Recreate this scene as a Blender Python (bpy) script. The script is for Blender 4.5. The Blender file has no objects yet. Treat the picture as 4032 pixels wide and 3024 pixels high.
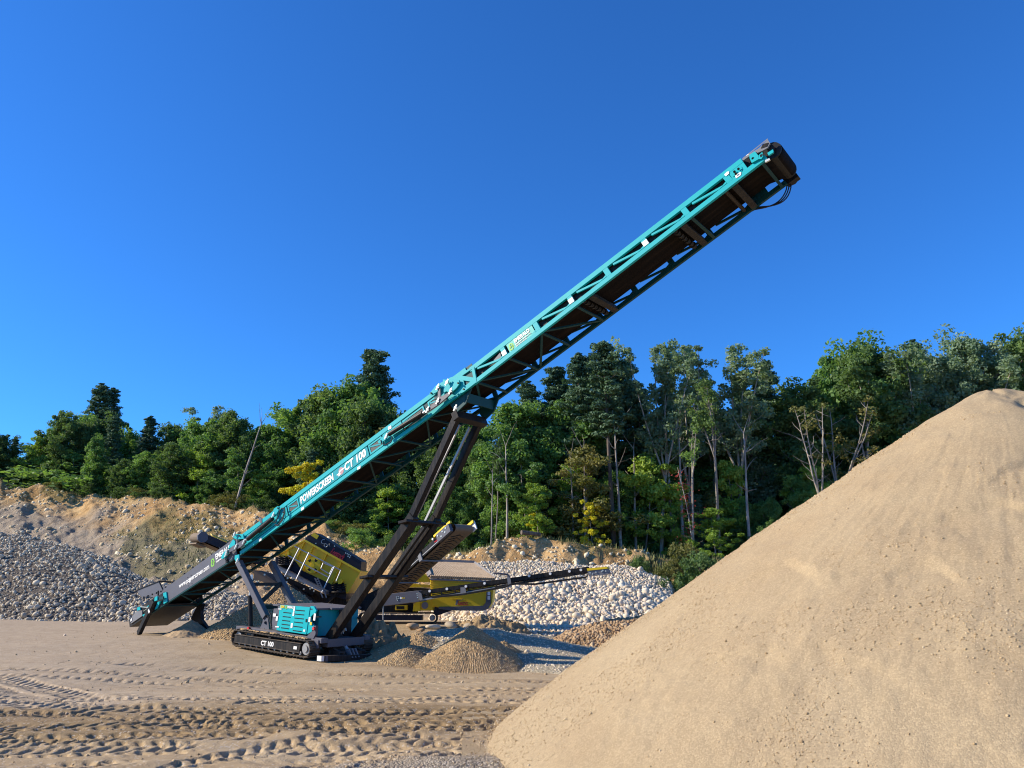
import bpy, math, random
import numpy as np
from mathutils import Vector, Matrix
random.seed(7); RNG=np.random.default_rng(11)
scn=bpy.context.scene
COL=scn.collection
rad=math.radians
# ------------------------------------------------------------------ camera maths (metres)
F=3029.; CX,CY=2016.,1512.
PITCH=.2516; CAMH=2.3
TH=.6407; A0=np.array([-1.0563,22.8,8.247]); W=1.657
HD=np.array([math.cos(TH),-math.sin(TH),0.]); LD=np.array([math.sin(TH),math.cos(TH),0.])
CAM=np.array([0,0,CAMH])
def ray(px,py):
    a=(px-CX)/F; b=-(py-CY)/F
    return np.array([a,math.cos(PITCH)-b*math.sin(PITCH),math.sin(PITCH)+b*math.cos(PITCH)])
def at(px,py,Y):
    r=ray(px,py); return CAM+r*(Y/r[1])
def side(px,py,off=0.):
    r=ray(px,py); k=((A0-CAM+LD*off)@LD)/(r@LD); P=CAM+r*k
    return np.array([(P-A0)@HD,off,P[2]])
SUN_AZ,SUN_EL=rad(2),rad(28.5)        # azimuth: degrees behind the camera's left
TOSUN=Vector((-math.cos(SUN_AZ)*math.cos(SUN_EL),-math.sin(SUN_AZ)*math.cos(SUN_EL),math.sin(SUN_EL)))
# ------------------------------------------------------------------ noise (value noise, numpy)
def _hash(ix,iy,seed):
    n=(ix.astype(np.int64)*374761393+iy.astype(np.int64)*668265263+seed*1442695041)&0x7fffffff
    n=(n^(n>>13))*1274126177&0x7fffffff
    return ((n^(n>>16))&0xffff)/65535.
def vnoise(x,y,seed=0):
    x=np.asarray(x,float);y=np.asarray(y,float)
    ix=np.floor(x);iy=np.floor(y);fx=x-ix;fy=y-iy
    fx=fx*fx*(3-2*fx);fy=fy*fy*(3-2*fy)
    a=_hash(ix,iy,seed);b=_hash(ix+1,iy,seed);c=_hash(ix,iy+1,seed);d=_hash(ix+1,iy+1,seed)
    return (a*(1-fx)+b*fx)*(1-fy)+(c*(1-fx)+d*fx)*fy-.5
def fbm(x,y,seed=0,oct=4,gain=.5):
    s=0;a=1.
    for o in range(oct):
        s=s+a*vnoise(np.asarray(x)*2**o,np.asarray(y)*2**o,seed+o*17); a*=gain
    return s
def sstep(a,b,x):
    t=np.clip((x-a)/(b-a),0,1); return t*t*(3-2*t)
# ------------------------------------------------------------------ objects and tags
def tag(o,label=None,cat=None,group=None,kind=None):
    if label:o['label']=label
    if cat:o['category']=cat
    if group:o['group']=group
    if kind:o['kind']=kind
    return o
def empty(name,loc,rz=0,**k):
    o=bpy.data.objects.new(name,None); COL.objects.link(o); o.location=loc; o.rotation_euler=(0,0,rz)
    o.empty_display_size=.3
    return tag(o,**k)
class MB:
    def __init__(s): s.v=[];s.f=[];s.n=0
    def add(s,v,f):
        v=np.asarray(v,float).reshape(-1,3); s.v.append(v)
        for q in f: s.f.append(tuple(i+s.n for i in q))
        s.n+=len(v); return s
    def box(s,c,size,ax=None):
        X,Y,Z=(np.eye(3) if ax is None else [np.asarray(a,float) for a in ax])
        c=np.asarray(c,float);a,b,d=[t/2 for t in size]
        v=[c+X*i*a+Y*j*b+Z*k*d for k in(-1,1) for j in(-1,1) for i in(-1,1)]
        return s.add(v,[(0,2,3,1),(4,5,7,6),(0,1,5,4),(2,6,7,3),(0,4,6,2),(1,3,7,5)])
    def bar(s,p0,p1,w,h,side=(0,1,0)):      # box from p0 to p1, w across `side`, h the third way
        p0=np.asarray(p0,float);p1=np.asarray(p1,float);d=p1-p0;L=np.linalg.norm(d);X=d/L
        Y=np.asarray(side,float);Y=Y-X*(Y@X);Y/=np.linalg.norm(Y);Z=np.cross(X,Y)
        return s.box((p0+p1)/2,(L,w,h),(X,Y,Z))
    def tube(s,p0,p1,r,r2=None,n=10,cap=True): return s.path([p0,p1],[r,r if r2 is None else r2],n,cap)
    def path(s,pts,r,n=8,cap=True):
        pts=[np.asarray(p,float) for p in pts]; m=len(pts)
        if not hasattr(r,'__len__'): r=[r]*m
        up=np.array([.13,.31,.94]);V=[]
        for i,p in enumerate(pts):
            d=pts[min(i+1,m-1)]-pts[max(i-1,0)];d=d/(np.linalg.norm(d)+1e-9)
            if abs(d@up)>.95: up=np.array([.9,.2,.1])
            x=np.cross(d,up);x/=np.linalg.norm(x);y=np.cross(d,x)
            for k in range(n):
                a=2*math.pi*k/n; V.append(p+(x*math.cos(a)+y*math.sin(a))*r[i])
        Fc=[(i*n+k,i*n+(k+1)%n,(i+1)*n+(k+1)%n,(i+1)*n+k) for i in range(m-1) for k in range(n)]
        if cap: Fc+=[tuple(range(n))[::-1],tuple((m-1)*n+k for k in range(n))]
        return s.add(V,Fc)
    def prism(s,poly,ext):                  # planar polygon (3d points) pushed by vector ext
        p=[np.asarray(q,float) for q in poly];e=np.asarray(ext,float);n=len(p)
        return s.add(p+[q+e for q in p],[tuple(range(n))[::-1],tuple(range(n,2*n))]+[(i,(i+1)%n,n+(i+1)%n,n+i) for i in range(n)])
    def build(s,name,mat,parent=None,off=(0,0,0),smooth=False,bevel=0):
        me=bpy.data.meshes.new(name)
        me.from_pydata((np.concatenate(s.v)-np.asarray(off,float)).tolist(),[],s.f)
        me.materials.append(mat)
        import bmesh as _b
        b=_b.new();b.from_mesh(me);_b.ops.recalc_face_normals(b,faces=b.faces);b.to_mesh(me);b.free()
        if smooth: me.shade_smooth()
        o=bpy.data.objects.new(name,me);COL.objects.link(o)
        if parent:o.parent=parent
        if bevel:
            m=o.modifiers.new('b','BEVEL');m.width=bevel;m.segments=1;m.limit_method='ANGLE'
        return o
def fastmesh(name,V,Fq,mat,parent=None,smooth=False,attr=None):
    """V (n,3); Fq (m,k) index array."""
    me=bpy.data.meshes.new(name);V=np.asarray(V,np.float32);Fq=np.asarray(Fq,np.int32);m,k=Fq.shape
    me.vertices.add(len(V));me.vertices.foreach_set('co',V.ravel())
    me.loops.add(m*k);me.loops.foreach_set('vertex_index',Fq.ravel())
    me.polygons.add(m);me.polygons.foreach_set('loop_start',np.arange(0,m*k,k,dtype=np.int32))
    me.polygons.foreach_set('loop_total',np.full(m,k,np.int32))
    me.update(calc_edges=True)
    if attr:
        for an,av in attr.items():
            a=me.attributes.new(an,'FLOAT','POINT');a.data.foreach_set('value',np.asarray(av,np.float32))
    for mm in (mat if isinstance(mat,(list,tuple)) else [mat]): me.materials.append(mm)
    if smooth: me.shade_smooth()
    o=bpy.data.objects.new(name,me);COL.objects.link(o)
    if parent:o.parent=parent
    return o
def gridfaces(nx,ny):
    i=np.arange(nx-1);j=np.arange(ny-1);I,J=np.meshgrid(i,j);a=(J*nx+I).ravel()
    return np.stack([a,a+1,a+nx+1,a+nx],1)
def disp(body,size,org,xa,ya,mat,name,parent,off=(0,0,0),bold=.0,shear=0,align='LEFT',sx=1.,spacing=1.):
    """lettering: font outline turned into a thin mesh lying on a plane"""
    cu=bpy.data.curves.new('lettering','FONT');cu.body=body;cu.size=size;cu.offset=bold;cu.shear=shear;cu.extrude=.004
    cu.align_x=align;cu.align_y='CENTER';cu.space_character=spacing;cu.resolution_u=3
    t=bpy.data.objects.new('t',cu);COL.objects.link(t)
    me=bpy.data.meshes.new_from_object(t.evaluated_get(bpy.context.evaluated_depsgraph_get()));bpy.data.objects.remove(t)
    xa=np.asarray(xa,float);ya=np.asarray(ya,float);n=np.cross(xa,ya)
    o3=np.asarray(org,float)-np.asarray(off,float)
    M=Matrix(((xa[0]*sx,ya[0],n[0],o3[0]),(xa[1]*sx,ya[1],n[1],o3[1]),(xa[2]*sx,ya[2],n[2],o3[2]),(0,0,0,1)))
    me.transform(M);me.materials.clear();me.materials.append(mat)
    o=bpy.data.objects.new(name,me);COL.objects.link(o);o.parent=parent
    return o
# ------------------------------------------------------------------ materials
def nt(name):
    m=bpy.data.materials.new(name);m.use_nodes=True;t=m.node_tree;b=t.nodes['Principled BSDF']
    return m,t,b
def N(t,typ,**k):
    n=t.nodes.new(typ)
    for a,v in k.items():
        if a in n.inputs: n.inputs[a].default_value=v
        else: setattr(n,a,v)
    return n
def ramp(t,fac,stops):
    r=N(t,'ShaderNodeValToRGB');e=r.color_ramp.elements
    while len(e)<len(stops): e.new(.5)
    for q,(p,c) in zip(e,stops): q.position=p;q.color=(*c,1)
    t.links.new(fac,r.inputs[0]);return r.outputs[0]
def noise(t,vec,scale,detail=4,rough=.55,**k):
    n=N(t,'ShaderNodeTexNoise');n.inputs['Scale'].default_value=scale;n.inputs['Detail'].default_value=detail;n.inputs['Roughness'].default_value=rough
    if vec is not None:t.links.new(vec,n.inputs['Vector'])
    return n.outputs['Fac']
def mixc(t,fac,a,b,mode='MIX'):
    m=N(t,'ShaderNodeMix');m.data_type='RGBA';m.blend_type=mode
    for s,v in ((0,fac),(6,a),(7,b)):
        if isinstance(v,(int,float)): m.inputs[s].default_value=v
        elif isinstance(v,tuple): m.inputs[s].default_value=(*v,1)
        else: t.links.new(v,m.inputs[s])
    return m.outputs[2]
def math_(t,op,a,b=None):
    m=N(t,'ShaderNodeMath');m.operation=op
    for i,v in enumerate((a,b)):
        if v is None: continue
        if isinstance(v,(int,float)):m.inputs[i].default_value=v
        else:t.links.new(v,m.inputs[i])
    return m.outputs[0]
def bump(t,b,h,strength,dist):
    n=N(t,'ShaderNodeBump');n.inputs['Strength'].default_value=strength;n.inputs['Distance'].default_value=dist
    t.links.new(h,n.inputs['Height']);t.links.new(n.outputs[0],b.inputs['Normal'])
def attr(t,name):
    a=N(t,'ShaderNodeAttribute');a.attribute_name=name;return a.outputs['Fac']
def geo(t): return N(t,'ShaderNodeNewGeometry')
DUST=(.30,.225,.15)
def paint(name,c,rough=.4,dust=.35,metal=0.,streak=0.,wear=None):
    """painted or bare steel with dust that settles on upward faces, faint scuffs and run-off streaks"""
    m,t,b=nt(name);g=geo(t);co=N(t,'ShaderNodeTexCoord').outputs['Object']
    nz=N(t,'ShaderNodeSeparateXYZ');t.links.new(g.outputs['Normal'],nz.inputs[0])
    n1=noise(t,co,2.2,6,.65);n2=noise(t,co,14,4,.6)
    col=mixc(t,n1,tuple(x*.86 for x in c),tuple(min(1,x*1.1+.004) for x in c))
    up=math_(t,'MAXIMUM',nz.outputs['Z'],0.)
    f=math_(t,'MULTIPLY',math_(t,'ADD',math_(t,'MULTIPLY',up,1.5),.12),math_(t,'MULTIPLY',n1,dust*1.9))
    if streak:
        mp=N(t,'ShaderNodeMapping');mp.inputs['Scale'].default_value=(9,9,.6);t.links.new(co,mp.inputs[0])
        f=math_(t,'ADD',f,math_(t,'MULTIPLY',math_(t,'GREATER_THAN',noise(t,mp.outputs[0],1.6,3,.6),.52),math_(t,'MULTIPLY',n2,streak)))
    f2=math_(t,'MINIMUM',f,.9)
    col=mixc(t,f2,col,DUST)
    t.links.new(col,b.inputs['Base Color'])
    r=math_(t,'ADD',math_(t,'MULTIPLY',f2,.5),math_(t,'ADD',math_(t,'MULTIPLY',n2,.18),rough-.09))
    t.links.new(r,b.inputs['Roughness']);b.inputs['Metallic'].default_value=metal
    b.inputs['Specular IOR Level'].default_value=.14 if max(c)<.05 else .22 if 'teal' in name else .4
    return m
def flat(name,c,rough=.6,metal=0,emit=0):
    m,t,b=nt(name);co=N(t,'ShaderNodeTexCoord').outputs['Object']
    n=noise(t,co,6,5,.6);t.links.new(mixc(t,n,tuple(x*.85 for x in c),tuple(min(1,x*1.12) for x in c)),b.inputs['Base Color'])
    b.inputs['Roughness'].default_value=rough;b.inputs['Metallic'].default_value=metal
    return m
M={}
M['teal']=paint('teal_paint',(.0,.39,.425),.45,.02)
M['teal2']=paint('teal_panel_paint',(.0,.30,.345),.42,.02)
M['shade_teal']=paint('shaded_teal_frame_paint',(.0,.05,.056),.45,.06)  # same teal paint, darkened to stand for shade on far side, underside and recesses
M['grey']=paint('grey_paint',(.085,.085,.105),.45,.18)
M['grey2']=paint('light_grey_paint',(.16,.165,.18),.5,.25)
M['black']=paint('black_paint',(.011,.0115,.013),.4,.12,streak=.08)
M['blackd']=paint('dusty_black_paint',(.014,.0145,.016),.38,.2,streak=.12)
M['leg']=paint('brown_black_leg_paint',(.0115,.0095,.009),.32,.06,streak=.07)
M['steel']=paint('worn_steel',(.33,.32,.31),.42,.35,.6)
M['chrome']=flat('chrome_rod',(.72,.72,.72),.28,.55)
M['galv']=flat('galvanised_tube',(.48,.49,.50),.38,.75)
M['tread']=paint('track_steel',(.045,.036,.029),.55,.5,.2)
M['yellow']=paint('yellow_paint',(.74,.50,.008),.42,.14)
M['yellow_b']=paint('bright_yellow_paint',(.80,.56,.01),.42,.05)
M['navy']=paint('dark_blue_grey_paint',(.017,.02,.032),.45,.2)
M['white']=flat('white_vinyl',(.80,.79,.74),.5)
M['red']=flat('red_plastic',(.55,.03,.03),.35)
M['redtxt']=flat('red_vinyl',(.50,.02,.04),.5)
M['amber']=flat('amber_plastic',(.62,.22,.02),.25)
M['green']=flat('lime_vinyl',(.20,.50,.04),.5)
M['ylabel']=flat('yellow_vinyl',(.75,.55,.02),.5)
M['pinkred']=flat('faded_red_vinyl',(.42,.22,.24),.5)
M['tealplate']=flat('teal_vinyl',(.03,.42,.36),.5)
M['hose']=flat('hose_and_shade_black',(.012,.012,.013),.5)
M['pin']=flat('zinc_pin',(.62,.62,.54),.35,.6)
def rubber():
    m,t,b=nt('belt_rubber');co=N(t,'ShaderNodeTexCoord').outputs['Object']
    mp=N(t,'ShaderNodeMapping');mp.inputs['Scale'].default_value=(.35,5,.35);t.links.new(co,mp.inputs[0])
    n=noise(t,mp.outputs[0],1.3,4,.6)
    t.links.new(ramp(t,n,[(.3,(.006,.005,.005)),(.55,(.014,.010,.0085)),(.75,(.034,.023,.018))]),b.inputs['Base Color'])
    b.inputs['Roughness'].default_value=.85;b.inputs['Specular IOR Level'].default_value=.1;return m
M['belt']=rubber()
M['tanbelt']=paint('dusty_tan_belt',(.17,.125,.085),.75,.3)
def mesh_screen():
    m,t,b=nt('woven_mesh_guard');co=N(t,'ShaderNodeTexCoord').outputs['Object']
    w=N(t,'ShaderNodeTexChecker');w.inputs['Scale'].default_value=30;t.links.new(co,w.inputs['Vector'])
    t.links.new(mixc(t,w.outputs['Fac'],(.006,.012,.013),(.06,.06,.05)),b.inputs['Base Color']);b.inputs['Roughness'].default_value=.6
    return m
M['mesh']=mesh_screen()
# ---- loose ground materials
def loose(name,stops,peb=14.,pb=.5,dist=.02,big=.5,extra=None,fine=60.,fb=.25):
    m,t,b=nt(name);co=N(t,'ShaderNodeTexCoord').outputs['Object']
    n=noise(t,co,big,6,.62);n3=noise(t,co,fine,3,.7)
    v=N(t,'ShaderNodeTexVoronoi');v.inputs['Scale'].default_value=peb;t.links.new(co,v.inputs['Vector'])
    col=ramp(t,math_(t,'ADD',math_(t,'MULTIPLY',n,.75),math_(t,'MULTIPLY',n3,.25)),stops)
    vv=N(t,'ShaderNodeSeparateColor');t.links.new(v.outputs['Color'],vv.inputs[0])
    col=mixc(t,.35,col,ramp(t,vv.outputs[0],[(0,tuple(x*.62 for x in stops[1][1])),(.6,stops[1][1]),(1,tuple(min(1,x*1.55) for x in stops[1][1]))]))
    if extra: col=extra(t,col,co)
    t.links.new(col,b.inputs['Base Color']);b.inputs['Roughness'].default_value=.95
    b.inputs['Specular IOR Level'].default_value=.15
    h=math_(t,'ADD',math_(t,'MULTIPLY',math_(t,'SUBTRACT',1.,v.outputs['Distance']),pb),math_(t,'MULTIPLY',n3,fb))
    bump(t,b,h,.9,dist)
    return m
# ------------------------------------------------------------------ camera, sky, sun
cd=bpy.data.cameras.new('camera');cam=bpy.data.objects.new('camera',cd);COL.objects.link(cam)
cam.location=(0,0,CAMH);cam.rotation_euler=(math.pi/2+PITCH,0,0)
cd.sensor_width=36;cd.lens=36*F/4032;cd.clip_end=5000;cd.clip_start=.1;scn.camera=cam
wd=bpy.data.worlds.new('World');scn.world=wd;wd.use_nodes=True;t=wd.node_tree
bg=t.nodes['Background'];sky=t.nodes.new('ShaderNodeTexSky');sky.sky_type='NISHITA';sky.sun_disc=False
sky.sun_elevation=SUN_EL;sky.sun_rotation=math.atan2(TOSUN.x,TOSUN.y)%(2*math.pi)
sky.air_density=1.0;sky.dust_density=.1;sky.ozone_density=4.;sky.altitude=200
hs=t.nodes.new('ShaderNodeHueSaturation');hs.inputs['Saturation'].default_value=1.0;hs.inputs['Value'].default_value=1.
gm=t.nodes.new('ShaderNodeMix');gm.data_type='RGBA';gm.blend_type='MULTIPLY';gm.inputs[0].default_value=1;gm.inputs[7].default_value=(.27,.77,1.38,1)
t.links.new(sky.outputs[0],gm.inputs[6]);t.links.new(gm.outputs[2],hs.inputs['Color']);t.links.new(hs.outputs[0],bg.inputs[0])
bg.inputs[1].default_value=.108
sl=bpy.data.lights.new('sun','SUN');sl.energy=5.;sl.angle=rad(.53);sl.color=(1,.89,.72)
so=bpy.data.objects.new('sun',sl);COL.objects.link(so);so.rotation_euler=TOSUN.to_track_quat('Z','Y').to_euler();so.location=(-30,-6,20)
vs=scn.view_settings;vs.view_transform='Standard';vs.look='None';vs.gamma=1;vs.exposure=.55
scn.cycles.max_bounces=6;scn.cycles.filter_width=1.1;scn.cycles.transparent_max_bounces=4;scn.cycles.use_adaptive_sampling=True
scn.cycles.caustics_reflective=False;scn.cycles.caustics_refractive=False
# ------------------------------------------------------------------ ground
GP=np.array([(0,0,0),(0,9,0),(8,10,0),(-10,9,0),(-6,15,0),(5,15,0),(0,20,-.12),(-6.3,25.6,-.17),(-5.2,27.2,-.22),(-4.3,28.2,-.28),(-8,27,-.12),(-9.6,28.8,.03),(-12.5,31.2,.1),(-15.3,33,.17),
 (-18,42,.3),(-4,38,.38),(4,41,.1),(2,36,.05),(1,23.5,-.3),(-1.5,26,-.38),(1.5,26,-.4),(8,23,-.3),(10,30,0),(-30,30,.3),(-30,42,.4),(0,50,.4),(-20,60,.6),(20,50,.3),(-25,18,.1),(-14,22,0),(-4,24,-.2),(0,150,.5),(-150,0,0),(150,0,0),(150,150,0),(-150,150,.5)],float)
def ground_base(x,y):
    x=np.asarray(x,float);y=np.asarray(y,float);s=0;w=0
    for a,b,c in GP:
        k=1/((x-a)**2+(y-b)**2+1.5)**2; s=s+k*c;w=w+k
    return s/w
def track(x,y,pts,width,depth,pitch,ang,seed):
    """a tyre or crawler print pressed along a polyline: chevron lugs, raised rims, worn out in patches"""
    P=np.array(pts,float)
    # smooth path
    tt=np.linspace(0,1,len(P));ts=np.linspace(0,1,140)
    from_=[np.interp(ts,tt,P[:,k]) for k in (0,1)]
    ker=np.ones(21)/21
    cx=np.convolve(np.pad(from_[0],10,mode='edge'),ker,'valid');cy=np.convolve(np.pad(from_[1],10,mode='edge'),ker,'valid')
    X_,Y_=x,y;H0=np.zeros(x.shape);C0=np.zeros(x.shape)
    if P[0,0]<P[-1,0] and np.all(np.diff(cx)>0) and cx[-1]-cx[0]>5: sel=(x>cx[0]-.5)&(x<cx[-1]+.5)&(np.abs(y-np.interp(x,cx,cy))<width*.95)
    else: sel=(x>cx.min()-.6)&(x<cx.max()+.6)&(y>cy.min()-.6)&(y<cy.max()+.6)
    if not sel.any(): return H0,C0
    x,y=x[sel],y[sel];best=np.full(x.shape,1e9);S=np.zeros(x.shape);Q=np.zeros(x.shape);acc=0.;od=np.argsort(x);xs_=x[od]
    for i in range(len(cx)-1):
        dx,dy=cx[i+1]-cx[i],cy[i+1]-cy[i];L=math.hypot(dx,dy)
        if L<1e-6: continue
        lo,hi=np.searchsorted(xs_,(min(cx[i],cx[i+1])-.6,max(cx[i],cx[i+1])+.6));k=od[lo:hi]
        u=np.clip(((x[k]-cx[i])*dx+(y[k]-cy[i])*dy)/L**2,0,1);ex=x[k]-cx[i]-u*dx;ey=y[k]-cy[i]-u*dy;d=ex*ex+ey*ey
        m=d<best[k];km=k[m];best[km]=d[m];S[km]=acc+u[m]*L;Q[km]=((dx*ey-dy*ex)/L)[m];acc+=L
    q=Q/(width/2);inside=1-sstep(.86,1.02,np.abs(q))
    ph=(S+ang*np.abs(Q)*np.sign(1)+.5*pitch*(Q>0))/pitch
    ph=ph+.12*vnoise(S*2,Q*2,seed)
    fr=ph-np.floor(ph)
    lug=sstep(.08,.16,fr)*(1-sstep(.50,.58,fr))
    lug=lug*sstep(.04,.12,np.abs(q))*(1-sstep(.8,.97,np.abs(q)))
    wear=sstep(-.34,.02,fbm(x*.7,y*.9,seed,3))
    rim=np.exp(-((np.abs(q)-1.12)/.14)**2)
    end=sstep(0,.8,S)*sstep(0,.8,acc-S)
    h=.8*(-depth*lug-.3*depth*inside+.2*depth*rim*(.4+fbm(S*3,Q*0,seed+3,2)))*wear*end
    H0[sel]=h;C0[sel]=inside*wear*end
    return H0,C0
def ticks(lo,hi,step,far_lo,far_hi,g):
    a=list(np.arange(lo,hi+1e-6,step));s=step;v=lo
    while v>far_lo: s*=g;v-=s;a.insert(0,v)
    s=step;v=hi
    while v<far_hi: s*=g;v+=s;a.append(v)
    return np.array(a)
gx=ticks(-13.5,3.4,.028,-1500,1500,1.08);gy=ticks(9.3,19.,.028,-300,2500,1.055)
X,Y=np.meshgrid(gx,gy);Z=ground_base(X,Y)
near=(Y>8.5)&(Y<31)&(X>-22)&(X<8)
xs,ys=X[near],Y[near];hh=np.zeros(xs.shape);cr=np.zeros(xs.shape)
TR=[([(-15.5,22.6),(-11.5,19.4),(-8.5,17.0),(-5,16.3),(0,17.4),(5,18.6)],.66,.085,.27,.5),([(-14.5,20.8),(-11,18),(-7.8,15.5),(-4.5,15.0),(0,16.0),(5,17.4)],.64,.085,.27,-.5),
 ([(-13.5,18.8),(-10,16.4),(-6.5,14.2),(-3,13.7),(1,14.4),(5,15.8)],.66,.09,.28,.5),([(-16,20),(-12,17.2),(-9,14.6),(-7.6,12.2),(-7.0,9.5)],.6,.08,.24,.4),([(-5,9.3),(-4.2,11.5),(-2.6,13.2),(1,14.9),(5,16.4)],.62,.085,.25,-.45),([(-11,10.7),(-6,11.0),(-2.5,11.6),(0,12.2),(4,13.6)],.62,.075,.27,.55),
 ([(-11,11.5),(-6,11.9),(-2.5,12.5),(1,13.3),(5,14.6)],.6,.07,.26,-.55),
 ([(-13,12.7),(-8,12.6),(-4,13.1),(0,14.0),(5,15.6)],.66,.08,.3,.5),
 ([(-13,13.6),(-8,13.5),(-4,14.1),(0,15.0),(5,16.6)],.66,.08,.3,-.5),
 ([(-14,17.3),(-10,16.6),(-6.5,15.6),(-3.5,15.4),(0,16.2),(5,18)],.6,.075,.29,.5),
 ([(-14,18.4),(-10,17.7),(-6,16.7),(-3,16.6),(0,17.3),(5,19)],.6,.07,.29,-.5),
 ([(-14,16),(-9,15.2),(-5,14.4)],.55,.07,.26,.4),
 ([(-2.9,9.2),(-2.75,10.3),(-2.55,11.2),(-2.2,12.6)],.5,.085,.17,.0),
 ([(-2.15,9.2),(-2.05,10.3),(-1.85,11.2),(-1.6,12.2)],.42,.07,.17,.0),
 ([(-6.7,9.2),(-6.2,10.2),(-5.9,11.3)],.5,.085,.17,.1),
 ([(-5.9,9.2),(-5.4,10.2),(-5.0,11.0)],.42,.07,.17,.1),
 ([(-12,10.2),(-7,10.15),(-4,9.9),(-1.5,10.2),(.3,11.1)],.6,.085,.3,.6),
 ([(-16,21.2),(-10,20.3),(-4,19.0),(2,19.4),(6,20)],.6,.075,.3,.5),
 ([(-16,22.6),(-10,21.6),(-4,20.4),(2,20.8),(6,21.4)],.6,.07,.3,-.5),
 ([(-18,25),(-12,24.2),(-6,22.8),(0,22.2)],.6,.07,.3,.5)]
_g=np.random.default_rng(8)
for k in range(4):
    y0=_g.uniform(9.9,19.5);s0=_g.normal()*.12;b0=_g.normal()*1.2
    TR.append(([(x,y0+s0*(x+5)+b0*math.sin(x*.22+k)) for x in (-14,-10,-6,-2,1.5,5)],_g.uniform(.5,.66),_g.uniform(.06,.085),_g.uniform(.19,.3),_g.choice([-.5,.5,.45,-.4])))
for k,(pts,w,d,p,a) in enumerate(TR):
    h,c=track(xs,ys,pts,w,d,p,a,50+k*7);hh=np.where(np.abs(h)>np.abs(hh)*.6,h,hh);cr=np.maximum(cr,c)
clod=np.maximum(fbm(xs*5.,ys*5.,9,3)-.16,0)*.055*(.35+cr)*sstep(24,12,ys)
hh=hh+clod+.04*fbm(xs*1.2,ys*2.4,3,4)+.05*fbm(xs*.35,ys*.8,6,3)+.014*fbm(xs*11,ys*14,5,2)*(.5+cr)
# broad shallow ruts left by turning loaders
for xa,ya,xb,yb,wd_,dp in ((-15,21.7,-7,15.2,1.3,.05),(-12,14.6,4,16.2,1.5,.05),(-10,10.9,3,12.6,1.2,.045),(-6,9.3,2,14.9,1.1,.05)):
    L_=math.hypot(xb-xa,yb-ya);q_=((xs-xa)*(yb-ya)-(ys-ya)*(xb-xa))/L_+.5*fbm(xs*.25,ys*.25,int(wd_*50),2);hh=hh-dp*np.exp(-(q_/wd_*2)**4)+.5*dp*np.exp(-((np.abs(q_)-wd_*.62)/.18)**2)*(.5+fbm(xs*2,ys*2,7,2))
Z[near]+=.78*hh
CR=np.zeros(X.shape);CR[near]=cr
# grey gravel strip at bottom right, damp brown sand where the loaders turn
grav=sstep(0,.5,(X*.42+3.1)-(Y-9.3)*.95+.8*fbm(X*.5,Y*.5,21,3))*sstep(-4.5,-2.2,X)*sstep(3.6,1.6,(Y-9.3)-.25*X)
damp=sstep(.15,.6,1-np.abs((Y-(15.6+.14*X+.55*np.sin(X*.35)))/2.2)+.5*fbm(X*.28,Y*.8,31,3))*sstep(-20,-9,X)
greyl=.8*sstep(-4.,-10.,X+.35*(Y-17)+2.5*fbm(X*.2,Y*.3,41,3))*sstep(13.5,16.,Y+1.5*fbm(X*.3,Y*.5,44,2))
V=np.stack([X,Y,Z],-1).reshape(-1,3)
def mat_ground():
    m,t,b=nt('worked_sandy_ground');co=N(t,'ShaderNodeTexCoord').outputs['Object']
    mp=N(t,'ShaderNodeMapping');mp.inputs['Scale'].default_value=(.35,1.4,1);t.links.new(co,mp.inputs[0])
    n=noise(t,mp.outputs[0],.55,7,.62);n2=noise(t,co,3.2,5,.65);n3=noise(t,co,42,3,.7)
    base=ramp(t,math_(t,'ADD',math_(t,'MULTIPLY',n,.65),math_(t,'MULTIPLY',n2,.35)),[(.32,(.31,.215,.115)),(.5,(.40,.29,.165)),(.68,(.49,.375,.228))])
    base=mixc(t,math_(t,'MULTIPLY',attr(t,'greyl'),.8),base,ramp(t,n2,[(.3,(.36,.275,.185)),(.7,(.48,.38,.265))]))
    base=mixc(t,math_(t,'MULTIPLY',attr(t,'damp'),.76),base,ramp(t,n2,[(.3,(.175,.112,.05)),(.7,(.30,.205,.10))]))
    v=N(t,'ShaderNodeTexVoronoi');v.inputs['Scale'].default_value=34;t.links.new(co,v.inputs['Vector'])
    sc=N(t,'ShaderNodeSeparateColor');t.links.new(v.outputs['Color'],sc.inputs[0])
    st=N(t,'ShaderNodeMapping');st.inputs['Rotation'].default_value=(0,0,rad(-8));t.links.new(co,st.inputs[0])
    gcol=ramp(t,sc.outputs[0],[(0,(.17,.145,.11)),(.55,(.29,.245,.185)),(.9,(.42,.36,.275)),(1,(.58,.5,.39))])
    base=mixc(t,math_(t,'MULTIPLY',attr(t,'grav'),.85),base,gcol)
    base=mixc(t,math_(t,'MULTIPLY',math_(t,'GREATER_THAN',sc.outputs[1],.93),.5),base,(.52,.46,.38))
    t.links.new(base,b.inputs['Base Color']);b.inputs['Roughness'].default_value=.96;b.inputs['Specular IOR Level'].default_value=.12
    h=math_(t,'ADD',math_(t,'MULTIPLY',n2,.8),math_(t,'ADD',math_(t,'MULTIPLY',n3,.5),math_(t,'MULTIPLY',math_(t,'SUBTRACT',1,v.outputs['Distance']),math_(t,'ADD',.25,attr(t,'grav')))))
    bump(t,b,h,.8,.025);return m
go=fastmesh('ground',V,gridfaces(len(gx),len(gy)),mat_ground(),smooth=True,attr=dict(damp=damp.ravel(),grav=grav.ravel(),greyl=greyl.ravel()))
tag(go,kind='structure')
def gz(x,y): return float(ground_base(x,y))
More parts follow.
